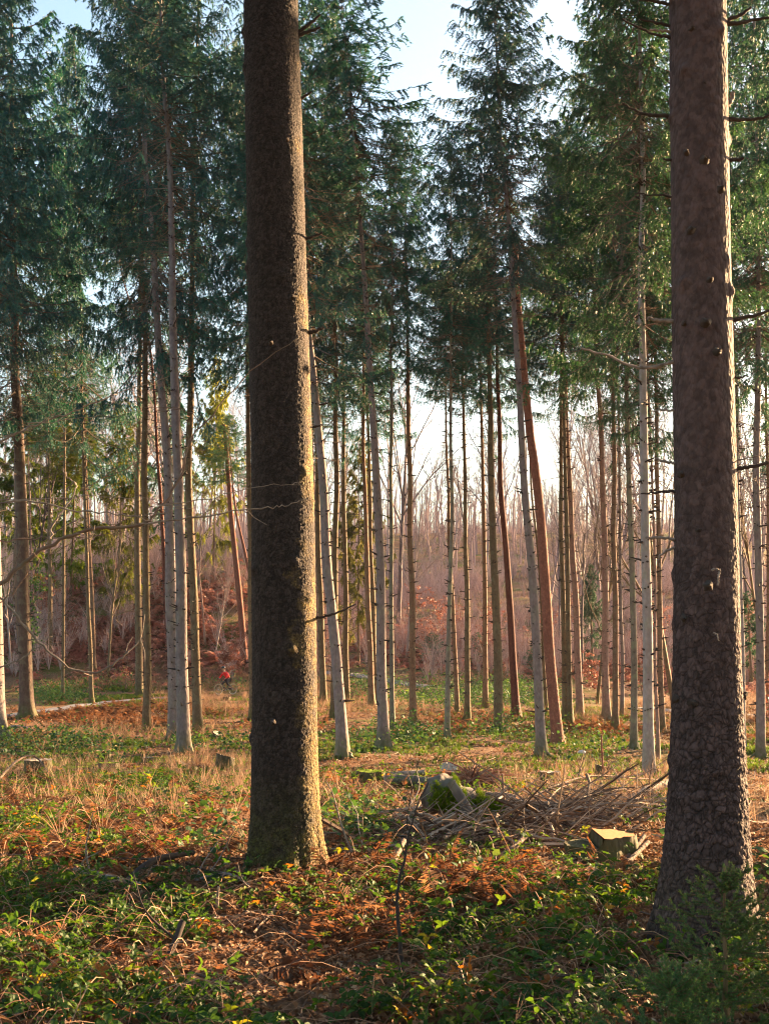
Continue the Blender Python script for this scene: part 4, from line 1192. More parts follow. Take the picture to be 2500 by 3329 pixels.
# arching stems
ns = 2600
X, Y = cand(16000, 4.6, 20)
ps = pick(X, Y, lambda a, b, c, d: np.clip(d_bramble(a, b, c, d) * .8 + .04, 0, 1))
n = len(ps); a = rng.random(n) * 6.28; L = rng.uniform(.25, .9, n); q = np.linspace(0, 1, 6)
hh = rng.uniform(.08, .3, n)
pt = ps[:, None] + np.stack([np.cos(a)[:, None] * L[:, None] * q, np.sin(a)[:, None] * L[:, None] * q, np.sin(q * PI * .85)[None] * hh[:, None]], -1)
sv, sf = tubes(pt, np.outer(rng.uniform(.0018, .004, n), [1, 1, .9, .8, .6, .3]), 3)
M['cane'] = leaf_mat('bramble canes', [(0, (.10, .045, .03)), (.6, (.26, .13, .075)), (1, (.40, .26, .16))], 0, None, .6, .3)
stuff('bramble_leaves', ch, [M['bramble']], 'green bramble leaves covering the near forest floor', 'brambles')
stuff('bramble_canes', [(sv, sf, 0, np.repeat(rng.random(n), 18))], [M['cane']], 'thin arching bramble canes among the near leaves', 'brambles')


# low herbs / ivy / dark green cover further back
def d_ivy(px, py, X, Y):
    z = zone(px, py, [(430, 1805, 110, 40, 1), (760, 1790, 80, 40, .9), (120, 1625, 180, 26, .6), (330, 1725, 60, 22, .6), (1010, 1505, 180, 24, 1), (820, 1495, 70, 18, .8),
                      (480, 1480, 60, 16, .7), (250, 1480, 90, 22, .35), (140, 1505, 80, 20, .9), (870, 1600, 90, 22, .5), (1100, 1580, 110, 22, .5), (1390, 1905, 90, 40, .55), (1630, 1880, 50, 40, .7), (1010, 1880, 200, 40, .35),
                      (620, 1480, 60, 16, .6), (470, 1620, 120, 16, .35), (780, 1620, 120, 20, .35), (1250, 1625, 120, 20, .3), (1130, 1485, 60, 16, .8)])
    n = fbm(X * .8, Y * .8, 61, 3)
    return np.clip(z * sstep(.36, .56, n) * 1.2, 0, 1)


X, Y = cand(330000, 10, 80, .40)
pi_ = pick(X, Y, d_ivy)
lift = np.abs(rng.normal(0, .10, len(pi_))) * (.4 + 1.6 * fbm(pi_[:, 0] * .5, pi_[:, 1] * .5, 71, 2)) * (1 + pi_[:, 1] / 60) + .02
ti = np.clip(rng.normal(.45, .2, len(pi_)) + (fbm(pi_[:, 0], pi_[:, 1], 81, 2) - .5), 0, 1)
far = pi_[:, 1] > 30
ch = multi([IVY], pi_[~far], (.05, .11), .5, ti[~far], lift[~far])
ch += multi([IVY], pi_[far], (.06, .15), .5, ti[far], lift[far] * 1.6)
stuff('ground_herbs', ch, [M['ivy']], 'dark green low herbs and ivy in patches on the forest floor', 'ground cover')


# moss and short grass
def d_moss(px, py, X, Y):
    z = sstep(2360, 2420, py) * sstep(2560, 2480, py) * .36 + zone(px, py, [(250, 1500, 120, 22, .9), (500, 1525, 150, 26, .6), (660, 1520, 100, 22, .6), (1250, 1545, 260, 22, .5), (1600, 1600, 80, 60, .6), (1400, 1895, 60, 50, .8), (400, 1840, 120, 30, .5), (560, 1930, 60, 30, .6), (880, 1860, 200, 30, .35)])
    n = fbm(X * .6, Y * .6, 91, 3)
    return np.clip(z * sstep(.40, .56, n), 0, 1)


X, Y = cand(190000, 8, 78, .40)
pm = pick(X, Y, d_moss)
stuff('moss_grass', multi(SHORT, pm, (.6, 1.5), .2), [M['greengrass']], 'short bright green moss and grass patches between the trunks', 'grass')


# dry grass
def d_straw(px, py, X, Y):
    z = zone(px, py, [(300, 1720, 330, 50, 1), (100, 1710, 200, 50, .5), (480, 1690, 130, 50, 1), (760, 1730, 100, 40, .8), (1250, 1720, 260, 45, .8), (1420, 1730, 80, 60, .6), (150, 1610, 120, 30, .25), (1640, 1760, 60, 60, .6),
                      (950, 1900, 240, 40, .25), (600, 1900, 150, 30, .25), (760, 1930, 120, 40, .5), (300, 1850, 300, 40, .15), (560, 1500, 100, 12, .35)])
    n = fbm(X * .7, Y * .7, 101, 3)
    return np.clip(z * sstep(.44, .62, n) * .7, 0, 1)


X, Y = cand(42000, 8, 40, .40)
pg = pick(X, Y, d_straw)
X, Y = cand(70000, 40, 92, .40)
pgf = pick(X, Y, lambda px, py, X, Y: np.clip(zone(px, py, [(520, 1510, 170, 40, .9), (640, 1490, 90, 30, .8), (760, 1520, 120, 30, .5), (300, 1590, 200, 20, .5), (1430, 1540, 120, 24, .7), (1620, 1545, 70, 40, .8), (1200, 1550, 300, 20, .35), (300, 1470, 250, 26, .7), (950, 1470, 200, 14, .4)]) * sstep(.30, .52, fbm(X * .5, Y * .5, 161, 3)), 0, 1))
gf = multi(TUFT, pgf, (.5, 1.5), .5, np.clip(rng.normal(.35, .25, len(pgf)), 0, 1))
stuff('dry_grass', gf + multi(TUFT, pg, (.4, 1.15), .45, np.clip(rng.normal(.5, .25, len(pg)), 0, 1)), [M['straw']], 'dry straw coloured grass across the clearing', 'dry grass')


# dead bracken
def d_brack(px, py, X, Y):
    z = zone(px, py, [(170, 1840, 190, 50, 1), (80, 1780, 120, 40, .5), (1020, 1945, 300, 60, 1), (700, 1930, 220, 55, 1), (1290, 1950, 120, 40, .7), (830, 2000, 200, 40, .4), (60, 2080, 120, 80, .35), (500, 1900, 200, 40, .35),
                      (250, 1740, 330, 50, .5), (700, 1720, 200, 40, .4), (250, 1545, 200, 24, 1), (370, 1545, 80, 22, 1), (640, 1570, 120, 18, .5), (1010, 1555, 140, 18, .5), (1280, 1575, 160, 20, .8), (950, 1580, 100, 14, .4), (1560, 1580, 100, 30, .6), (300, 1730, 200, 40, .3), (90, 1600, 90, 16, .4), (1000, 2120, 500, 80, .22), (300, 2100, 400, 120, .22), (700, 2000, 300, 80, .4), (120, 1960, 200, 60, .3)])
    n = fbm(X * .9, Y * .9, 111, 3)
    return np.clip(z * sstep(.34, .50, n), 0, 1)


X, Y = cand(110000, 5, 66, .40)
pk = pick(X, Y, d_brack)
X, Y = cand(8000, 5, 15, .40)
pk = np.vstack([pk, pick(X, Y, d_brack)])
stuff('dead_bracken', multi(FR, pk, (.2, .6), .5, np.clip(rng.normal(.45, .22, len(pk)), 0, 1), .02), [M['bracken']], 'rust brown dead bracken fronds in drifts', 'bracken')


# red thicket behind at left, along the far edge
def d_red(px, py, X, Y):
    z = zone(px, py, [(330, 1350, 330, 85, 1), (160, 1370, 170, 80, 1), (60, 1360, 120, 60, .8), (480, 1400, 140, 40, .8), (30, 1390, 120, 40, .7), (920, 1400, 200, 40, .5), (1300, 1430, 300, 40, .5), (1560, 1460, 140, 40, .6)])
    return np.clip(z * sstep(.3, .5, fbm(X * .3, Y * .3, 121, 3)), 0, 1)


X, Y = cand(110000, 72, 130, .42)
pr = pick(X, Y, d_red)
stuff('red_bracken', multi(FR, pr, (.7, 1.7), .35, np.clip(rng.normal(.5, .25, len(pr)), 0, 1), .1), [M['redthicket']], 'reddish brown bracken bank behind the stand', 'bracken')


# bare thicket of thin twigs
def d_thick(px, py, X, Y):
    return np.clip(.10 + .5 * sstep(.42, .6, fbm(X * .12, Y * .12, 131, 3)), 0, 1)


X, Y = cand(9000, 80, 150, .42)
X2, Y2 = cand(9000, 150, 330, .42)
pt_ = pick(np.append(X, X2), np.append(Y, Y2), d_thick)
n = len(pt_); K = 16
bi = np.repeat(np.arange(n), K); m = len(bi)
a = rng.random(m) * 6.28; H = rng.uniform(1.0, 4.2, n)[bi] * rng.uniform(.5, 1.1, m); le = rng.uniform(.05, .55, m)
q = np.linspace(0, 1, 4)
ax = pt_[bi][:, None] + np.stack([np.cos(a)[:, None] * le[:, None] * H[:, None] * q ** 1.4, np.sin(a)[:, None] * le[:, None] * H[:, None] * q ** 1.4, H[:, None] * q * (1 - .2 * le[:, None] * q)], -1)
v1, f1 = tubes(ax, np.outer(rng.uniform(.008, .02, m), [1, .8, .5, .2]), 3)
m2 = m * 4
b2 = rng.integers(0, m, m2); i2 = rng.integers(1, 3, m2)
p0 = ax[b2, i2]; dd = norm(norm(ax[b2, 3] - ax[b2, 0]) + rng.normal(0, .5, (m2, 3))) * (H[b2] * rng.uniform(.15, .4, m2))[:, None]
v2, f2 = tubes(np.stack([p0, p0 + dd * .6, p0 + dd], 1), np.tile([.007, .005, .003], (m2, 1)), 3)
stuff('bare_thicket', [(v1, f1, 0, np.repeat(rng.random(m), 12)), (v2, f2, 0, np.repeat(rng.random(m2), 9))], [M['thicket']], 'pinkish leafless bushes along the foot of the far slope', 'thicket')

# fallen leaves and twig litter
X, Y = cand(110000, 4.6, 34, .40)
pl = pick(X, Y, lambda px, py, X, Y: np.clip(.35 + .5 * (fbm(X, Y, 141, 3) - .5), 0, 1) * np.where(Y > 17, .8, 1))
X, Y = cand(60000, 5, 15, .40)
pl = np.vstack([pl, on_ground(X, Y)])
X, Y = cand(90000, 17, 60, .40)
pl2 = pick(X, Y, lambda px, py, X, Y: np.clip(.7 * sstep(.38, .6, fbm(X * .7, Y * .7, 151, 3)), 0, 1))
stuff('leaf_litter', multi([LIT], pl, (.03, .075), .5, None, .012) + multi([LIT], pl2, (.05, .12), .6, None, .02), [M['litter']], 'brown fallen leaves scattered over the ground', 'leaf litter')
STK = []
for k in range(4):
    r = np.random.default_rng(500 + k)
    c = np.stack([np.linspace(-.5, .5, 6), r.normal(0, .02, 6).cumsum(), r.normal(0, .012, 6).cumsum()], -1)
    v, f = tubes(c, np.linspace(.013, .005, 6), 4)
    parts = [(v, tris_of(f))]
    for j in range(3):
        i = int(r.integers(1, 5)); d = norm(np.array([.6, r.normal(0, .6), r.normal(.1, .3)])) * r.uniform(.1, .3)
        v, f = tubes(np.stack([c[i], c[i] + d * .5, c[i] + d]), np.array([.006, .005, .002]), 3)
        parts.append((v, tris_of(f)))
    STK.append(join(parts))
X, Y = cand(20000, 4.8, 50, .40)
pt2 = pick(X, Y, lambda px, py, X, Y: np.clip(.10 + .22 * sstep(17, 12, Y) + zone(px, py, [(1050, 1770, 240, 60, .55), (1050, 1850, 250, 40, .35), (1250, 1740, 220, 40, .3), (650, 1900, 200, 40, .2), (300, 1830, 100, 20, .25), (760, 1560, 200, 20, .35), (1300, 1620, 200, 40, .25), (200, 1660, 200, 30, .2), (800, 1690, 100, 20, .3)]), 0, 1))
stuff('twig_litter', multi(STK, pt2, (.15, .9), .15, None, .03), [M['stick']], 'dead twigs and sticks littering the ground', 'twig litter')

# brushwood heap
r = np.random.default_rng(77)
pts_, rr_ = [], []
for (x, y, sx, sy, hh, n) in [(1000, 1818, 170, 20, .22, 190), (1160, 1805, 120, 26, .34, 170), (890, 1795, 60, 26, .2, 70), (1200, 1785, 60, 14, .3, 110), (1290, 1765, 120, 30, .4, 170), (1390, 1750, 70, 30, .3, 110), (1010, 1775, 130, 16, .25, 60)]:
    for k in range(n):
        b = P((x + r.normal(0, sx * .5)) * D, (y + r.normal(0, sy * .5)) * D, r.random() ** 1.6 * hh)
        a = r.random() * 6.28 if r.random() < .6 else r.normal(0, .5); L = r.uniform(.3, 1.0) + 1.1 * r.random() ** 3; el = r.normal(.12, .38) if r.random() < .86 else r.uniform(.7, 1.4)
        q = np.linspace(-.4, .6, 6)
        bend = r.normal(0, .4)
        c = b + np.stack([np.cos(a) * q * L - np.sin(a) * bend * q ** 2 * L, np.sin(a) * q * L + np.cos(a) * bend * q ** 2 * L, np.sin(el) * q * L - r.uniform(0, .3) * q ** 2 * L], -1)
        c += r.normal(0, .012, c.shape)
        gz = ground(c[:, 0], c[:, 1]); c[:, 2] = np.maximum(c[:, 2], gz + .02)
        pts_.append(c); r0 = .024 * r.random() ** 3.5 + .004; rr_.append(np.linspace(r0, r0 * .3, 6))
v, f = tubes(np.array(pts_), np.array(rr_), 4)
stuff('brushwood', [(v, f, 0, np.repeat(r.random(len(pts_)), 24))], [M['stick']], 'tangled heap of dead brushwood left of the plated trunk', 'brushwood')


# ------------------------------------------------------------------ fallen wood, stumps, stones
def branch3(name, label, cat, pts, r0, r1, mat, group=None, sides=9, cut=None, twigs=0, seed=0, depths=None, kmat=None):
    """pts in display px with heights: (x, y, h) on the ground"""
    r = np.random.default_rng(seed + 900)
    w3 = np.array([P(x * D, y * D, h) for x, y, h in pts])
    b = w3[0].copy()
    c = catmull(w3 - b, 8)
    n = len(c)
    rad = np.linspace(r0, r1, n) * (1 + .16 * (vnoise(np.arange(n) * .6, np.zeros(n) + seed, 9) - .5))
    v, f = tubes(c, rad, sides)
    v = v + r.normal(0, r0 * .05, v.shape)
    ch = [(v, f, 0), (v[:sides], np.arange(sides)[None, ::-1], 1), (v[-sides:], np.arange(sides)[None], 1)]
    for k in range(twigs):
        i = int(r.integers(2, n - 1)); d = norm(norm(c[min(i + 1, n - 1)] - c[i - 1]) * .6 + r.normal(0, .5, 3) + np.array([0, 0, .35])) * r.uniform(.2, .8)
        mid = c[i] + d * .5 + r.normal(0, .04, 3)
        tv, tf = tubes(catmull(np.array([c[i], mid, c[i] + d]), 4), np.linspace(rad[i] * .5, .003, 9), 4)
        ch.append((tv, tf, 0))
    o = link(name, mk_mesh(name, ch, True), [M[mat], M[cut or 'cutold']], None, b)
    return tag(o, label, cat, group)


B = 'fallen branches'
branch3('fallen_branch', 'pale stripped branch lying at left in front of the biggest trunk', 'branch', [(150, 1886, .03), (200, 1906, .08), (262, 1916, .06), (318, 1922, .03)], .028, .016, 'greytwig', B, twigs=3, seed=1)
branch3('fallen_branch', 'dark short branch propped left of the biggest trunk foot', 'branch', [(278, 1908, .03), (335, 1892, .14), (418, 1878, .16)], .036, .026, 'knot', B, seed=2)
branch3('fallen_branch', 'thin pale branch below the biggest trunk foot', 'branch', [(400, 1922, .03), (470, 1912, .10), (520, 1925, .10), (572, 1950, .03)], .02, .008, 'greytwig', B, twigs=4, seed=3)
branch3('fallen_branch', 'stout broken branch end standing aslant in front of the brush heap', 'branch', [(838, 1892, .0), (852, 1880, .1), (872, 1865, .22)], .032, .03, 'haztwig', B, seed=4)
branch3('fallen_branch', 'long grey branch lying along the front of the mossy log', 'branch', [(818, 1772, .1), (900, 1775, .18), (1000, 1782, .2), (1130, 1788, .2), (1240, 1796, .15)], .022, .035, 'greytwig', B, twigs=7, seed=5)
branch3('log', 'log with a round cut end on the brush heap, right of the moss', 'log', [(1245, 1783, .18), (1180, 1776, .22), (1080, 1768, .2), (1020, 1764, .2)], .075, .05, 'haztwig', 'logs on the brush heap', cut='cut', seed=6)
branch3('log', 'short log with its sawn end facing out beside the moss', 'log', [(1120, 1757, .2), (1085, 1754, .22), (1050, 1752, .22)], .085, .07, 'haztwig', 'logs on the brush heap', cut='cut', seed=7)
branch3('log', 'thin log lying level toward the plated trunk', 'log', [(1360, 1745, .12), (1400, 1740, .25), (1455, 1731, .32)], .06, .07, 'greytwig', 'logs on the brush heap', seed=8)
branch3('fallen_branch', 'long curved branch arching over the right of the brush heap', 'branch', [(1115, 1756, .1), (1160, 1748, .22), (1210, 1738, .32), (1280, 1726, .38), (1380, 1722, .32), (1450, 1715, .25)], .028, .008, 'haztwig', B, twigs=10, seed=9)
branch3('fallen_branch', 'forked branch rising steeply at the left end of the brush heap', 'branch', [(872, 1795, .05), (893, 1790, .2), (915, 1785, .35), (927, 1782, .46)], .022, .012, 'haztwig', B, twigs=5, seed=10)
branch3('fallen_branch', 'upright broken stick poking up behind the mossy log', 'branch', [(1090, 1760, .1), (1088, 1760, .35), (1086, 1760, .6)], .02, .012, 'haztwig', B, twigs=2, seed=11)
branch3('fallen_branch', 'reddish upright stake standing behind the brush heap', 'branch', [(1303, 1700, 0), (1302, 1700, .5), (1301, 1700, 1.05)], .024, .017, 'pine', B, seed=12)
branch3('fallen_branch', 'slanting stick rising left of the plated trunk', 'branch', [(1398, 1735, 0), (1403, 1735, .35), (1412, 1735, .72)], .02, .009, 'haztwig', B, twigs=3, seed=13)
branch3('fallen_branch', 'slim dark stick leaning over the clearing behind the brush heap', 'branch', [(1240, 1720, .05), (1252, 1720, .4), (1268, 1720, .75)], .016, .006, 'haztwig', B, twigs=3, seed=14)
branch3('fallen_branch', 'sloping branch across the right of the brush heap', 'branch', [(1200, 1785, .2), (1255, 1768, .28), (1330, 1752, .32), (1390, 1740, .3)], .02, .01, 'haztwig', B, twigs=7, seed=15)
branch3('fallen_branch', 'lower grey branch sliding down the front of the brush heap', 'branch', [(960, 1828, .1), (1010, 1815, .2), (1055, 1800, .32), (1085, 1790, .4)], .022, .014, 'greytwig', B, twigs=4, seed=16)
branch3('fallen_branch', 'upper of two short sawn sticks beside the yellow topped stump', 'branch', [(1350, 1866, .05), (1372, 1856, .12), (1392, 1846, .2)], .026, .024, 'haztwig', B, cut='cut', seed=17)
branch3('fallen_branch', 'lower of two short sawn sticks beside the yellow topped stump', 'branch', [(1354, 1874, .05), (1376, 1864, .10), (1400, 1852, .16)], .026, .024, 'haztwig', B, cut='cut', seed=18)
branch3('fallen_branch', 'short dark broken branch in front of the brush heap', 'branch', [(1085, 1857, .05), (1110, 1852, .1), (1135, 1843, .18)], .03, .028, 'haztwig', B, cut='cutold', seed=19)
branch3('log', 'pale fallen log left of the brush heap', 'log', [(830, 1700, .1), (870, 1700, .13), (925, 1703, .12)], .12, .10, 'mosslog', 'pale logs left of the brush heap', seed=20)
branch3('log', 'thin pale log lying just above its thicker neighbour', 'log', [(820, 1688, .1), (862, 1690, .16), (915, 1690, .2)], .07, .06, 'greytwig', 'pale logs left of the brush heap', seed=21)
branch3('fallen_branch', 'dark arched root in front of the left stumps', 'branch', [(-20, 1715, .1), (35, 1692, .45), (75, 1680, .45), (118, 1690, .05)], .03, .012, 'haztwig', B, seed=22)
branch3('fallen_branch', 'stick lying by the foot of the left edge trunk', 'branch', [(22, 1572, .05), (45, 1573, .1), (75, 1580, .05)], .05, .03, 'greytwig', B, seed=23)
branch3('fallen_branch', 'pale sliver of wood in the near brambles left of centre', 'branch', [(468, 1985, .1), (470, 1990, .2), (471, 1995, .28)], .015, .008, 'greytwig', B, seed=24)
branch3('fallen_branch', 'dark knobbly stick rising from the near brambles', 'branch', [(355, 2085, .02), (375, 2075, .1), (393, 2062, .22)], .018, .026, 'knot', B, twigs=2, seed=25)
branch3('fallen_branch', 'slanting twig right of the biggest trunk in the green herbs', 'branch', [(762, 1850, .02), (738, 1835, .25), (720, 1815, .5), (705, 1800, .6)], .012, .006, 'haztwig', B, twigs=3, seed=26)


def stump(label, x, y, wpx, hpx, mat='rot', top='cutold', tilt=0.0, group='old stumps', seed=0, notch=False, mosstop=False):
    b = P(x * D, y * D); b[2] -= .05
    Y = b[1]
    rad = .5 * wpx * D * Y / FPX; H = hpx * D * Y / FPX + .05
    r = np.random.default_rng(seed + 40)
    n = 36; zs = np.linspace(0, 1, 9)
    a = np.arange(n) * 2 * PI / n
    A, Zq = np.meshgrid(a, zs)
    lob = np.maximum(0, np.cos(A * 5 + seed)) * np.exp(-Zq * H / .12)
    rr = rad * (.86 + .35 * lob + .12 * (fbm(np.cos(A) * 3 + seed, np.sin(A) * 3 + Zq * .5, seed, 3) - .5) * 2)
    topz = H * (1 + tilt * np.cos(A + seed)) + .03 * (vnoise(A * 6, A * 0, seed) - .5)
    if notch:
        topz = np.where(np.cos(A) < -.05, topz * .66, topz)
    z = Zq * topz
    v = np.stack([rr * np.cos(A), rr * np.sin(A), z], -1).reshape(-1, 3)
    i = (np.arange(8) * n)[:, None]; j = np.arange(n)[None]; j2 = (j + 1) % n
    f = np.stack([i + j, i + j2, i + n + j2, i + n + j], -1).reshape(-1, 4)
    e = empty('tree_stump', b, label, 'stump', group)
    link('bark', mk_mesh('bark', [(v, f, 0)], True), [M[mat]], e)
    tv = v.reshape(9, n, 3)[-1]
    if notch:
        hi = np.cos(a) >= -.05
        rr1 = rr[-1]
        # two flat sawn steps and the torn wall between them
        def half(mask, zf):
            q = tv[mask].copy(); q[:, 2] = zf - .004
            order = np.argsort(np.arctan2(q[:, 1], q[:, 0] * (1 if q[:, 0].mean() > 0 else -1)))
            return q[order]
        qa = half(hi, H); qb = half(~hi, H * .66)
        link('sawn_top', mk_mesh('sawn_top', [(qa, np.arange(len(qa))[None], 0)]), [M['cut']], e)
        link('sawn_step', mk_mesh('sawn_step', [(qb, np.arange(len(qb))[None], 0)]), [M['rot']], e)
        x0 = -.05 * rad; yy = rad * .85
        wl = np.array([(x0, -yy, H * .55), (x0, yy, H * .55), (x0, yy, H - .004), (x0, -yy, H - .004)])
        link('torn_wall', mk_mesh('torn_wall', [(wl, np.array([[0, 1, 2, 3]]), 0)]), [M['rot']], e)
    else:
        q = tv * np.array([.995, .995, 1])
        q = np.vstack([q, [[0, 0, q[:, 2].mean() - .01]]])
        ff = np.array([(k, (k + 1) % n, n) for k in range(n)])
        link('sawn_top', mk_mesh('sawn_top', [(q, ff, 0)]), [M['moss' if mosstop else top]], e)
    return e


stump('two level sawn stump with a bright orange top in front of the plated trunk', 1293, 1853, 165, 50, notch=True, seed=1)
stump('mossy sided stump behind the arching branch', 1188, 1700, 50, 32, seed=2)
stump('leaning grey stump behind the upright reddish stake', 1305, 1685, 42, 28, seed=3, tilt=.15)
stump('broad low stump at the left edge of the clearing', 82, 1668, 66, 26, seed=4)
stump('flat moss topped stump, widest of the left cluster', 165, 1676, 66, 18, seed=5, mosstop=True)
stump('low stump right of the flat moss topped one', 235, 1666, 46, 18, seed=6, mosstop=True)
stump('green mossy stump behind the flat moss topped one', 225, 1643, 34, 14, seed=7, mosstop=True)
stump('small grey stump in front of the torn footed trunk', 320, 1650, 26, 14, seed=8)
stump('slanted grey stump just left of the biggest trunk', 488, 1660, 42, 26, seed=9, tilt=.2)
stump('torn stump with a root spike near the mossy root', 470, 1598, 22, 14, seed=10, tilt=.3)
stump('dark jagged stump behind the brush heap', 968, 1690, 44, 30, seed=11, tilt=.3)
stump('small dark stump in front of the wheels of the bicycle', 490, 1514, 20, 9, top='rot', seed=12)
stump('small stump half hidden left of the biggest trunk foot', 508, 1838, 36, 34, seed=13, tilt=.2)
stump('mossy stump stub behind the sapling stem', 855, 1880, 60, 20, seed=14, mosstop=True)
stump('pale mossy lump of old stump left of the pale log', 800, 1690, 66, 24, seed=15, mosstop=True)
stump('flat sawn stump in the moss behind the brush heap', 1010, 1655, 34, 10, seed=16, top='cut')
stump('orange sawn stump far right beyond the plated trunk gap', 1441, 1550, 10, 8, seed=17, top='cut')

# pale stones
for (x, y, s, lab) in [(94, 1690, .12, 'pale rounded stone beside the left stumps'), (1256, 1630, .10, 'white stone in the moss right of the leaning lilac spruce')]:
    b = P(x * D, y * D, .06)
    th, ph = np.meshgrid(np.linspace(.02, PI - .02, 12), np.linspace(0, 2 * PI, 17)[:-1])
    rr = s * (1 + .35 * (fbm(np.cos(ph) * 2 + th, np.sin(ph) * 2, 4, 2) - .5))
    v = np.stack([rr * np.sin(th) * np.cos(ph) * 1.3, rr * np.sin(th) * np.sin(ph), rr * np.cos(th) * .8], -1).reshape(-1, 3)
    f = np.array([(i * 12 + j, ((i + 1) % 16) * 12 + j, ((i + 1) % 16) * 12 + j + 1, i * 12 + j + 1) for i in range(16) for j in range(11)])
    o = link('stone', mk_mesh('stone', [(v, f, 0)], True), [M['stone']], None, b); tag(o, lab, 'stone')

# mossy upturned log lump
def moss_log():
    w3 = np.array([P(x * D, y * D, h) for x, y, h in [(925, 1790, .46), (972, 1794, .40), (1015, 1797, .30), (1070, 1800, .17)]])
    b = w3[0].copy()
    c = catmull(w3 - b, 9); n = len(c)
    rad = np.interp(np.linspace(0, 1, n), [0, .15, .6, 1], [.19, .23, .19, .12]) * (1 + .2 * (vnoise(np.arange(n) * .5, np.zeros(n), 2) - .5))
    v, f = tubes(c, rad, 20)
    v = v + (fbm(v[:, 0] * 6, v[:, 2] * 6 + v[:, 1] * 3, 4, 3) - .5)[:, None] * .12
    e = empty('log', b, 'moss covered fallen log lying in the brush heap', 'log')
    link('wood', mk_mesh('wood', [(v, f, 0), (v[:20], np.arange(20)[None, ::-1], 0), (v[-20:], np.arange(20)[None], 0)], True), [M['mosslog']], e)
    # moss cushions of small tufts
    r = np.random.default_rng(5)
    pp = []
    for k in range(16000):
        i = int(r.integers(int(n * .2), n)); a = r.random() * 2 * PI
        vv = v.reshape(n, 20, 3)[i, int(a / 2 / PI * 20) % 20] + r.normal(0, .03, 3)
        nv = vv - c[i]
        if nv[2] > -.14 and fbm(vv[0] * 3 + 3, vv[2] * 3, 7, 2) > (.30 if i > n * .5 else .46): pp.append(vv)
    pp = np.array(pp)
    v2, f2, t2 = scatter(SHORT[0][0], SHORT[0][1], pp, r.random(len(pp)) * 6.28, r.normal(0, .5, len(pp)), r.normal(0, .5, len(pp)), r.uniform(.16, .36, len(pp)))
    link('moss', mk_mesh('moss', [(v2, f2, 0, t2)]), [M['moss']], e)


moss_log()
branch3('log', 'smooth grey limb leaning on the moss covered log', 'log', [(975, 1806, .62), (994, 1808, .46), (1014, 1810, .28)], .055, .062, 'mosslog', seed=30)

branch3('fallen_branch', 'short dark snag standing up from the moss covered log', 'branch', [(970, 1790, .35), (969, 1790, .5), (967, 1790, .64)], .03, .02, 'knot', B, seed=31)
# root plate of a thrown tree
def root_plate():
    b = P(1020 * D, 1702 * D); r = np.random.default_rng(8)
    pts, rad = [], []
    for k in range(150):
        a = r.uniform(-.3, PI + .3); el = r.uniform(0, 1)
        L = r.uniform(.4, 1.25)
        q = np.linspace(0, 1, 6)
        d = np.array([math.cos(a) * .95, r.normal(0, .3), abs(math.sin(a)) * .55])
        c = d * L * q[:, None] + r.normal(0, .03, (6, 3)).cumsum(0)
        c[:, 2] += -.25 * q ** 2 * L + .12
        c[:, 2] = np.maximum(c[:, 2], .0)
        pts.append(c); r0 = r.uniform(.008, .035); rad.append(np.linspace(r0, .004, 6))
    v, f = tubes(np.array(pts), np.array(rad), 5)
    o = link('root_plate', mk_mesh('root_plate', [(v, f, 0, np.repeat(r.random(150), 30))], True), [leaf_mat('red root wood', [(0, (.14, .06, .045)), (1, (.42, .22, .15))], 0, None, .85, .1)], None, b)
    tag(o, 'torn reddish root plate in the clearing behind the brush heap', 'root plate')


root_plate()

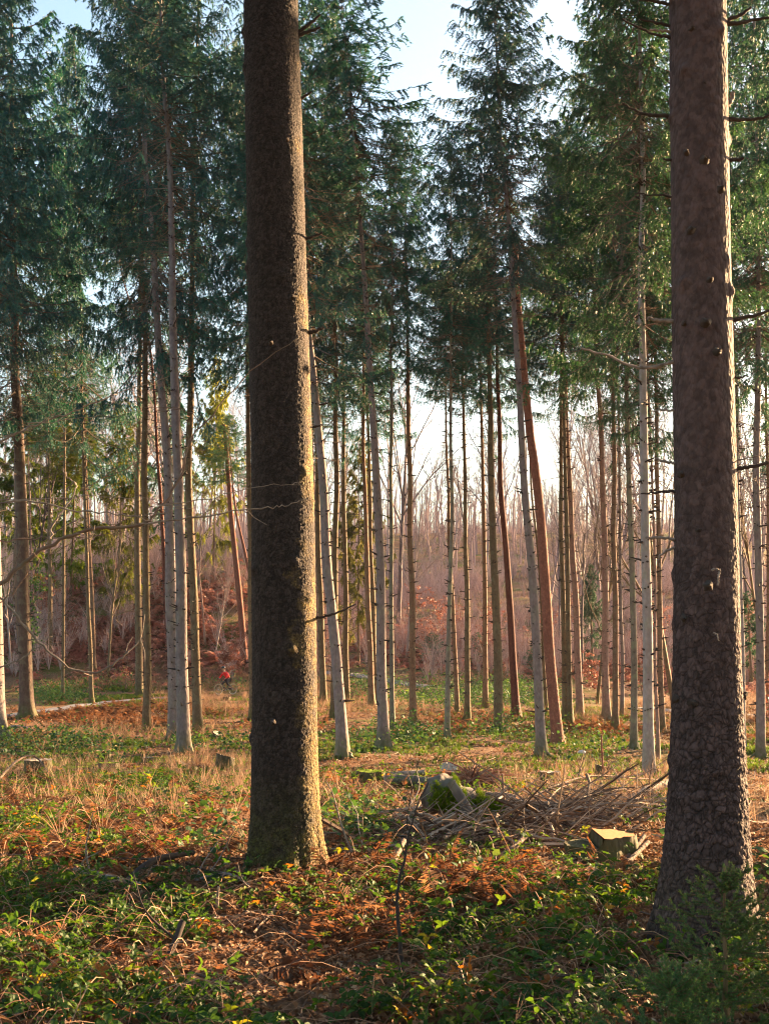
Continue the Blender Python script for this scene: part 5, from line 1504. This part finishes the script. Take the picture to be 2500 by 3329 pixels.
# ------------------------------------------------------------------ bare branches reaching in from the left
def reach():
    Yb = 6.5
    base = np.array([-5.2, Yb, 0.0]); base[2] = ground(base[0], base[1])
    e = empty('bare_tree', base, 'blurred bare tree reaching crooked twigs in from the left edge', 'bare tree')
    ax = catmull(np.array([(0, 0, -.1), (.1, 0, 1.2), (.0, .1, 2.4), (-.2, .1, 4.0), (-.3, .1, 6)]), 6)
    v, f, _, _ = trunk_geo(ax, lambda q: .11 * (1 - .12 * q), .4, 5)
    link('trunk', mk_mesh('trunk', [(v, f, 0)], True), [M['haztwig']], e)
    spec = [([(-300, 1420), (-100, 1310), (0, 1258), (62, 1205), (140, 1160), (210, 1140), (300, 1131), (345, 1092), (390, 1020), (405, 955), (440, 905), (540, 795), (640, 718)], .023, .003, 'haztwig', 0.1),
            ([(300, 1131), (430, 1112), (560, 1090), (610, 1080), (656, 1062)], .008, .003, 'reachtwig', .3),
            ([(345, 1092), (430, 1070), (560, 1030), (652, 1019)], .006, .002, 'reachtwig', .5),
            ([(-200, 1180), (-40, 1100), (70, 1088), (170, 1108), (260, 1120), (330, 1125), (440, 1112)], .010, .003, 'reachtwig', -.3),
            ([(-150, 1010), (0, 950), (60, 915), (130, 885), (230, 840), (350, 795)], .012, .003, 'reachtwig', .2),
            ([(60, 915), (130, 900), (210, 880)], .006, .002, 'reachtwig', .2), ([(0, 945), (90, 930), (160, 905)], .005, .002, 'reachtwig', -.2),
            ([(-100, 1240), (-20, 1275), (40, 1340), (85, 1395), (150, 1445), (200, 1452), (245, 1425), (275, 1395), (296, 1375)], .012, .005, 'reachtwig', .2),
            ([(110, 1165), (118, 1130), (135, 1105), (150, 1085), (165, 1050), (150, 1035), (137, 1010)], .010, .004, 'greytwig', 0),
            ([(390, 1020), (405, 960), (430, 910), (395, 880), (355, 870)], .006, .003, 'haztwig', .1),
            ([(-80, 1180), (0, 1160), (60, 1150), (160, 1140), (240, 1118)], .008, .003, 'haztwig', .6),
            ([(-60, 1470), (0, 1440), (40, 1420), (60, 1390), (62, 1370)], .008, .003, 'reachtwig', .2),
            ([(175, 1060), (215, 1045), (262, 1030), (310, 1015)], .005, .002, 'haztwig', -.2), ([(0, 1080), (90, 1065), (170, 1048), (290, 1045), (345, 1062)], .005, .002, 'reachtwig', .9),
            ([(190, 1192), (195, 1165), (200, 1152)], .005, .004, 'reachtwig', 0), ([(-60, 1330), (30, 1290), (90, 1240), (150, 1205), (240, 1160)], .006, .002, 'haztwig', -.4)]
    for pts, r0, r1, mt, dp in spec:
        w3 = np.array([AT(x * D, y * D, Yb) for x, y in pts])
        w3[:, 1] += np.linspace(0, 1, len(pts)) * dp
        c = catmull(w3 - base, 6); c[1:-1] += rng.normal(0, .005, (len(c) - 2, 3))
        v, f = tubes(c, np.linspace(r0, r1, len(c)) * .68, 7)
        ch = [(v, f, 0)]
        for k in range(max(2, len(pts) // 2)):
            i = int(rng.integers(4, len(c) - 1)); d = norm(norm(c[i] - c[i - 1]) + rng.normal(0, .5, 3)) * rng.uniform(.05, .22)
            tv, tf = tubes(np.stack([c[i], c[i] + d * .5 + rng.normal(0, .008, 3), c[i] + d]), np.array([.003, .0025, .0015]), 4)
            ch.append((tv, tf, 0))
        link('branch', mk_mesh('branch', ch, True), [M[mt]], e)


reach()


# thin dark sapling stem in the foreground
def sapling():
    b = P(866 * D, 2128 * D, -.03); Y = b[1]
    c = catmull(np.array([AT(x * D, y * D, Y) for x, y in [(866, 2135), (864, 2040), (858, 1960), (862, 1900), (875, 1850), (884, 1800), (898, 1750), (925, 1690)]]) - b, 6)
    c += rng.normal(0, .003, c.shape)
    v, f = tubes(c, np.linspace(.016, .003, len(c)), 7)
    ch = [(v, f, 0)]
    for pts in [[(862, 1905), (870, 1880), (872, 1930), (876, 1975)], [(858, 1965), (850, 1945), (846, 1915)], [(875, 1850), (862, 1810), (850, 1770)], [(884, 1800), (880, 1760), (905, 1640)]]:
        q = catmull(np.array([AT(x * D, y * D, Y) for x, y in pts]) - b, 5)
        tv, tf = tubes(q, np.linspace(.006, .002, len(q)), 5); ch.append((tv, tf, 0))
    o = link('sapling', mk_mesh('sapling', ch, True), [M['knot']], None, b)
    tag(o, 'thin dark bare sapling stem standing in the near brambles', 'sapling')


sapling()


# ------------------------------------------------------------------ small spruce in the bottom right corner
def baby_spruce(label, x, y, Y, H, R, seed):
    r = np.random.default_rng(seed)
    b = AT(x, y, Y); b[2] = ground(b[0], b[1]) - .02
    e = empty('spruce_sapling', b, label, 'spruce sapling')
    q = np.linspace(0, 1, 10)
    st = np.stack([r.normal(0, .01, 10).cumsum(), r.normal(0, .01, 10).cumsum(), q * H], -1)
    sv, sf = tubes(st, np.linspace(.018, .005, 10), 6)
    shoots = []
    for k in range(46):
        t = r.uniform(.06, .93); z = t * H; a = r.random() * 6.28; L = R * (1 - t) ** .75 * r.uniform(.7, 1.1) + .10
        el = r.uniform(.1, .45) + .5 * t
        qq = np.linspace(0, 1, 6)
        c = np.stack([np.cos(a) * L * qq * math.cos(el), np.sin(a) * L * qq * math.cos(el), z + L * (math.sin(el) * qq - .12 * np.sin(qq * PI))], -1)
        shoots.append(c)
        for j in range(6):
            u = r.uniform(.25, .95); p = np.array([np.interp(u, qq, c[:, m]) for m in range(3)])
            aa = a + (1 if j % 2 else -1) * r.uniform(.5, 1.0); l2 = L * (1 - u * .7) * r.uniform(.3, .55)
            shoots.append(p + np.stack([np.cos(aa) * l2 * qq, np.sin(aa) * l2 * qq, l2 * (r.uniform(-.1, .4) * qq)], -1))
    shoots.append(st[-6:] * np.array([1, 1, 1]) + np.array([0, 0, .0]))
    for k in range(5):
        a = k * 1.26; shoots.append(st[-2] + np.stack([np.cos(a) * .14 * np.linspace(0, 1, 6), np.sin(a) * .14 * np.linspace(0, 1, 6), .10 * np.linspace(0, 1, 6)], -1))
    sh = np.array(shoots)
    tv, tf = tubes(sh, np.tile(np.linspace(.0035, .002, 6), (len(sh), 1)), 4)
    link('stem', mk_mesh('stem', [(sv, sf, 0), (tv, tf, 0)], True), [M['brown']], e)
    ln = np.linalg.norm(sh[:, -1] - sh[:, 0], axis=1)
    cnt = np.maximum(20, (ln / .0011).astype(int))
    bi = np.repeat(np.arange(len(sh)), cnt); n = len(bi)
    u = r.random(n) * 5; i0 = np.minimum(u.astype(int), 4); fr = (u - i0)[:, None]
    p = sh[bi, i0] * (1 - fr) + sh[bi, i0 + 1] * fr
    t = norm(sh[bi, i0 + 1] - sh[bi, i0])
    rd = r.normal(0, 1, (n, 3)); rd = norm(rd - (rd * t).sum(1, keepdims=True) * t)
    d = norm(rd + t * .75 + np.array([0, 0, .12])); L = r.uniform(.014, .021, n)[:, None]
    s = norm(np.cross(d, r.normal(0, 1, (n, 3)))) * .0028
    v = np.stack([p - s, p + s, p + d * L], 1).reshape(-1, 3)
    link('needles', mk_mesh('needles', [(v, np.arange(len(v)).reshape(-1, 3), 0, np.repeat(np.clip(r.normal(.35, .15, n) + .4 * fr[:, 0] * (u > 4), 0, 1), 3))]), [M['sapneedle']], e)


baby_spruce('small needled spruce sapling in the bottom right corner', 2355, 3310, 6.0, .98, .50, 1)
baby_spruce('lower spruce sapling at the bottom edge beside its taller neighbour', 2180, 3420, 5.6, .55, .5, 2)


# ------------------------------------------------------------------ copper leaved beech saplings
def beech_sapling(label, x, y, H, R, seed, layered=False, n=900):
    r = np.random.default_rng(seed)
    b = P(x * D, y * D, -.03)
    e = empty('beech_sapling', b, label, 'beech sapling', 'beech saplings with copper leaves')
    q = np.linspace(0, 1, 7)
    st = np.stack([r.normal(0, .04, 7).cumsum(), r.normal(0, .04, 7).cumsum(), q * H], -1)
    pts = [st]; rad = [np.linspace(.035, .008, 7)]
    for k in range(34):
        t = r.uniform(.12, .95); z = t * H
        if layered: z = round(t * 5) / 5 * H * .95 + r.normal(0, .05)
        a = r.random() * 6.28; L = R * r.uniform(.5, 1.1) * (1 - .5 * t)
        p0 = np.array([np.interp(z, st[:, 2], st[:, m]) for m in range(3)])
        el = r.normal(.15, .15) if layered else r.normal(.45, .25)
        pts.append(p0 + np.stack([np.cos(a) * L * q, np.sin(a) * L * q, L * math.sin(el) * q], -1) + r.normal(0, .02, (7, 3)) * q[:, None]); rad.append(np.linspace(.012, .003, 7))
    pts = np.array(pts)
    tv, tf = tubes(pts, np.array(rad), 4)
    link('stem', mk_mesh('stem', [(tv, tf, 0)], True), [M['haztwig']], e)
    bi = r.integers(1, len(pts), n); u = r.uniform(1, 6, n); i0 = np.minimum(u.astype(int), 5); fr = (u - i0)[:, None]
    p = pts[bi, i0] * (1 - fr) + pts[bi, i0 + 1] * fr + r.normal(0, .07, (n, 3))
    v, f, t = scatter(IVY[0], IVY[1], p, r.random(n) * 6.28, r.normal(-.3, .6, n), r.normal(0, .5, n), r.uniform(.07, .14, n), np.clip(r.normal(.5, .25, n), 0, 1))
    link('leaves', mk_mesh('leaves', [(v, f, 0, t)]), [M['beech']], e)


beech_sapling('copper leaved beech sapling right behind the cyclist', 490, 1482, 2.7, 1.6, 1, n=1700)
beech_sapling('copper beech with flat layered sprays between the pink and parallel trunks', 1290, 1500, 2.6, 2.0, 2, True, 1500)
beech_sapling('copper beech sapling with layered sprays right of the three parallel trunks', 1385, 1500, 2.6, 1.9, 3, True, 1300)
beech_sapling('tall reddish beech in the far thicket right of the middle trunk', 945, 1425, 5.5, 2.4, 4, False, 1300)
beech_sapling('sparse beech sapling in front of the red bracken at left', 275, 1490, 2.6, .9, 5, False, 160)
beech_sapling('orange leaved beech cut by the right edge of the photo', 1662, 1560, 2.2, 1.0, 6, True, 500)
beech_sapling('rusty beech sapling behind the slim trunk with green sprays', 1050, 1440, 2.4, 1.5, 7, False, 600)

r = np.random.default_rng(91)
for k, (x, y) in enumerate([(560, 1400), (700, 1410), (905, 1400), (980, 1390), (1065, 1395), (1180, 1410), (1420, 1420), (1500, 1425), (1610, 1440), (90, 1395), (420, 1390), (1240, 1400)]):
    beech_sapling('reddish leaved beech bush in the thicket at the foot of the far slope', x, y, r.uniform(3, 6), r.uniform(1.8, 2.8), 20 + k, False, 1100)

# ivy on the dark trunk at left
def ivy():
    e = TREES[1]
    r = np.random.default_rng(3)
    n = 900
    z = r.uniform(2.2, 9.0, n); keep = r.random(n) < np.interp(z, [2.2, 4, 7.5, 9], [.2, 1, .8, .1]); z = z[keep]; n = len(z)
    me = e.children[0].data
    co = np.zeros(len(me.vertices) * 3); me.vertices.foreach_get('co', co); co = co.reshape(-1, 3)
    cx = np.array([co[np.abs(co[:, 2] - q) < .5][:14, 0].mean() if (np.abs(co[:, 2] - q) < .5).any() else 0 for q in z])
    a = r.random(n) * 6.28
    rad = .30 + np.abs(r.normal(0, .1, n))
    p = np.stack([cx + np.cos(a) * rad, np.sin(a) * rad, z], -1)
    v, f, t = scatter(IVY[0], IVY[1], p, r.random(n) * 6.28, r.normal(.9, .5, n), r.normal(0, .5, n), r.uniform(.12, .2, n))
    link('ivy', mk_mesh('ivy', [(v, f, 0, t)]), [M['ivy']], e)


ivy()


# ------------------------------------------------------------------ cyclist and bicycle
def cyc():
    b = P(735, 2262); b[2] = float(ground_mesh_z(b[0], b[1])) + .07
    rz = math.radians(180 + 44)
    bike = empty('bicycle', b, 'mountain bicycle with cream tyres ridden by the cyclist in red', 'bicycle', None, rz)
    black = plain('black rubber', (.02, .02, .022), .5)
    cream = plain('cream tyre', (.34, .26, .15), .7)
    metal = plain('grey metal', (.45, .45, .47), .35, .8)
    fm = plain('dark frame paint', (.06, .06, .07), .3)
    tan = plain('tan bag', (.5, .36, .2), .7)

    def ring(c, R, rr, n=40, m=8):
        a = np.linspace(0, 2 * PI, n + 1)[:-1]; p = np.linspace(0, 2 * PI, m + 1)[:-1]
        A, Q = np.meshgrid(a, p, indexing='ij')
        v = np.stack([(R + rr * np.cos(Q)) * np.cos(A), rr * np.sin(Q), (R + rr * np.cos(Q)) * np.sin(A)], -1).reshape(-1, 3) + c
        f = np.array([(i * m + j, ((i + 1) % n) * m + j, ((i + 1) % n) * m + (j + 1) % m, i * m + (j + 1) % m) for i in range(n) for j in range(m)])
        return v, f

    def tb(pts, r0, sides=8):
        pts = np.array(pts, float)
        return tubes(pts, np.full(len(pts), r0), sides)
    for hub in ((-.53, 0, .36), (.58, 0, .36)):
        c = np.array(hub)
        wh = link('wheel', mk_mesh('wheel', [(*ring(c, .305, .012), 0)], True), [metal], bike)
        link('tyre', mk_mesh('tyre', [(*ring(c, .335, .030), 0)], True), [cream], wh)
        sp = []
        for k in range(18):
            a = k * 2 * PI / 18
            sp.append((*tb([c + (0, .02 * (1 if k % 2 else -1), 0), c + (math.cos(a) * .3, 0, math.sin(a) * .3)], .0022, 4), 0))
        sp.append((*tb([c + (0, -.05, 0), c + (0, .05, 0)], .022), 0))
        link('spokes', mk_mesh('spokes', sp, True), [metal], wh)
    bb, st, hd, hdl = (-.08, 0, .32), (-.22, 0, .82), (.36, 0, .90), (.42, 0, .74)
    fr = [(*tb([bb, st], .018), 0), (*tb([(-.2, 0, .76), hd], .02), 0), (*tb([bb, hdl], .024), 0), (*tb([hd, hdl], .024), 0)]
    for s in (-.06, .06):
        fr += [(*tb([bb, (-.53, s, .36)], .010), 0), (*tb([(-.2, 0, .74), (-.53, s, .36)], .009), 0)]
    link('frame', mk_mesh('frame', fr, True), [fm], bike)
    link('fork', mk_mesh('fork', [(*tb([hdl, (.44, s, .68), (.58, s, .36)], .016), 0) for s in (-.06, .06)], True), [cream], bike)
    link('handlebar', mk_mesh('handlebar', [(*tb([(.36, 0, .9), (.40, 0, 1.0)], .016), 0), (*tb([(.34, -.38, 1.0), (.40, -.1, 1.01), (.40, .1, 1.01), (.34, .38, 1.0)], .014), 0)], True), [black], bike)
    sd, sf = tubes(np.array([(-.38, 0, .95), (-.3, 0, .96), (-.2, 0, .955), (-.08, 0, .94)]), np.array([.07, .075, .04, .02]), 10)
    sd[:, 2] = .95 + (sd[:, 2] - .95) * .4
    sa = link('saddle', mk_mesh('saddle', [(sd, sf, 0), (sd[:10], np.arange(10)[None], 0)], True), [black], bike)
    link('seat_post', mk_mesh('seat_post', [(*tb([st, (-.25, 0, .94)], .014), 0)], True), [metal], sa)
    ck = link('crank', mk_mesh('crank', [(*ring(np.array([-.08, -.05, .32]), .08, .008), 0), (*tb([(-.08, -.06, .32), (.07, -.08, .26)], .012), 0), (*tb([(-.08, .06, .32), (-.23, .08, .38)], .012), 0)], True), [metal], bike)
    for p in ((.07, -.13, .26), (-.23, .13, .38)):
        link('pedal', mk_mesh('pedal', [(*tubes(np.array([(p[0] - .05, p[1], p[2]), (p[0] + .05, p[1], p[2])]), np.array([.03, .03]), 6), 0)]), [black], ck)
    # rider
    man = empty('person', b, 'cyclist in a red jacket and dark helmet leaning on the handlebar', 'person', None, rz)
    skin = plain('skin', (.55, .33, .24), .6)
    red = plain('red jacket cloth', (.72, .010, .014), .65)
    dark = plain('dark trouser cloth', (.035, .032, .04), .8)
    hel = plain('dark helmet shell', (.02, .03, .04), .3)
    glove = plain('dark glove', (.03, .03, .035), .8)

    def skinned(name, verts, edges, radii, mat, root, sub=2):
        me = bpy.data.meshes.new(name); me.from_pydata(verts, edges, []); me.update()
        o = bpy.data.objects.new(name, me); COL.objects.link(o)
        md = o.modifiers.new('skin', 'SKIN'); md.use_smooth_shade = True
        if not me.skin_vertices: me.skin_vertices.new() if hasattr(me.skin_vertices, 'new') else None
        for i, rr in enumerate(radii):
            me.skin_vertices[0].data[i].radius = (rr, rr) if not isinstance(rr, tuple) else rr
        me.skin_vertices[0].data[root].use_root = True
        sm = o.modifiers.new('sub', 'SUBSURF'); sm.levels = sub; sm.render_levels = sub
        dg = bpy.context.evaluated_depsgraph_get()
        ev = o.evaluated_get(dg); m2 = bpy.data.meshes.new_from_object(ev); m2.name = name
        bpy.data.objects.remove(o)
        m2.materials.clear(); m2.materials.append(mat)
        for p in m2.polygons: p.use_smooth = True
        return m2
    hip, waist, chest, neck = (-.22, 0, 1.02), (-.12, 0, 1.18), (.08, 0, 1.38), (.16, 0, 1.49)
    V, E, R = [], [], []

    def add(p, rr, prev=None):
        V.append(p); R.append(rr)
        if prev is not None: E.append((prev, len(V) - 1))
        return len(V) - 1
    i0 = add(hip, .13); i1 = add(waist, .12, i0); i2 = add(chest, .145, i1); i3 = add(neck, .055, i2); i4 = add((.20, 0, 1.56), .06, i3); i5 = add((.24, 0, 1.66), .095, i4); i6 = add((.25, 0, 1.74), .07, i5)
    for s in (-1, 1):
        a = add((.08, s * .19, 1.38), .06, i2); c = add((.16, s * .36, 1.18), .045, a); d = add((.32, s * .335, 1.04), .033, c); g = add((.37, s * .33, 1.02), .035, d)
        kx, kz, fx, fz = ((.22, .70, .07, .33) if s < 0 else (.06, .80, -.23, .45))
        h = add((-.2, s * .10, .98), .095, i0); k = add((kx, s * .13, kz), .06, h); n = add((fx - .03, s * .13, fz), .04, k); add((fx + .12, s * .13, fz - .04), .035, n)
    body = link('body', skinned('body', V, E, R, skin, 0), [skin], man)
    # nose, ears and eyes belong to the head
    # jacket
    V, E, R = [], [], []
    i0 = add((-.2, 0, 1.06), .15); i1 = add(waist, .145, i0); i2 = add(chest, .17, i1); i3 = add((.15, 0, 1.47), .075, i2)
    for s in (-1, 1):
        a = add((.08, s * .2, 1.39), .078, i2); c = add((.16, s * .37, 1.18), .062, a); add((.31, s * .34, 1.045), .048, c)
    link('jacket', skinned('jacket', V, E, R, red, 0), [red], man)
    V, E, R = [], [], []
    i0 = add((-.22, 0, 1.0), .14)
    for s in (-1, 1):
        kx, kz, fx, fz = ((.22, .70, .07, .33) if s < 0 else (.06, .80, -.23, .45))
        h = add((-.18, s * .10, .97), .11, i0); k = add((kx, s * .13, kz), .075, h); n = add((fx - .03, s * .13, fz + .04), .055, k)
    link('trousers', skinned('trousers', V, E, R, dark, 0), [dark], man)
    for s in (-1, 1):
        kx, kz, fx, fz = ((.22, .70, .07, .33) if s < 0 else (.06, .80, -.23, .45))
        V, E, R = [], [], []
        i0 = add((fx - .08, s * .13, fz - .03), .05); i1 = add((fx + .03, s * .13, fz - .035), .05, i0); add((fx + .15, s * .13, fz - .04), .035, i1)
        link('shoe', skinned('shoe', V, E, R, dark, 0, 1), [dark], man)
        V, E, R = [], [], []
        p = add((.33, s * .33, 1.03), .038); p2 = add((.385, s * .33, 1.03), .04, p)
        for k in range(4):
            yy = s * (.295 + .022 * k); L = [.9, 1.05, 1, .8][k]
            f1 = add((.41, yy, 1.035), .012, p2); f2 = add((.41 + .028 * L, yy, 1.02), .010, f1); f3 = add((.41 + .018 * L, yy, .985), .009, f2)
        t1 = add((.36, s * .285, 1.01), .013, p); add((.385, s * .28, .985), .010, t1)
        link('glove', skinned('glove', V, E, R, glove, 0, 1), [glove], man)
    th, ph = np.meshgrid(np.linspace(.01, PI * .55, 10), np.linspace(0, 2 * PI, 25)[:-1])
    v = np.stack([np.sin(th) * np.cos(ph) * .155 + .235, np.sin(th) * np.sin(ph) * .125, np.cos(th) * .125 + 1.70], -1).reshape(-1, 3)
    f = np.array([(i * 10 + j, ((i + 1) % 24) * 10 + j, ((i + 1) % 24) * 10 + j + 1, i * 10 + j + 1) for i in range(24) for j in range(9)])
    h = link('helmet', mk_mesh('helmet', [(v, f, 0)], True), [hel], man)
    fv, ff = [], []
    def ball(c, rr):
        th, ph = np.meshgrid(np.linspace(.05, PI - .05, 6), np.linspace(0, 2 * PI, 9)[:-1])
        v = np.stack([np.sin(th) * np.cos(ph), np.sin(th) * np.sin(ph), np.cos(th)], -1).reshape(-1, 3) * np.array(rr) + np.array(c)
        f = np.array([(i * 6 + j, ((i + 1) % 8) * 6 + j, ((i + 1) % 8) * 6 + j + 1, i * 6 + j + 1) for i in range(8) for j in range(5)])
        return v, f
    ch = [(*ball((.345, 0, 1.64), (.022, .014, .024)), 0)] + [(*ball((.23, s * .095, 1.65), (.022, .012, .032)), 0) for s in (-1, 1)]
    ch += [(*ball((.325, s * .034, 1.67), (.012, .012, .009)), 1) for s in (-1, 1)] + [(*ball((.322, 0, 1.595), (.010, .028, .007)), 2)]
    link('face', mk_mesh('face', ch, True), [skin, dark, plain('lips', (.4, .14, .12), .5)], man)


cyc()


# ------------------------------------------------------------------ air
def haze():
    m, nt, out = new_mat('thin winter air')
    v = N(nt, 'ShaderNodeVolumePrincipled', Density=HAZE)
    v.inputs['Color'].default_value = (.86, .88, .95, 1); v.inputs['Anisotropy'].default_value = .35
    nt.links.new(v.outputs[0], out.inputs['Volume'])
    x, y0, y1, z0, z1 = 1500, -70, 1260, -12, 62
    vs = np.array([(sx, sy, sz) for sx in (-x, x) for sy in (y0, y1) for sz in (z0, z1)], float)
    f = np.array([(0, 1, 3, 2), (4, 6, 7, 5), (0, 4, 5, 1), (2, 3, 7, 6), (0, 2, 6, 4), (1, 5, 7, 3)])
    o = link('haze', mk_mesh('haze', [(vs, f, 0)]), [m])
    tag(o, 'faint bluish haze in the air between the far trees', 'haze', kind='stuff')


HAZE = .00006
haze()
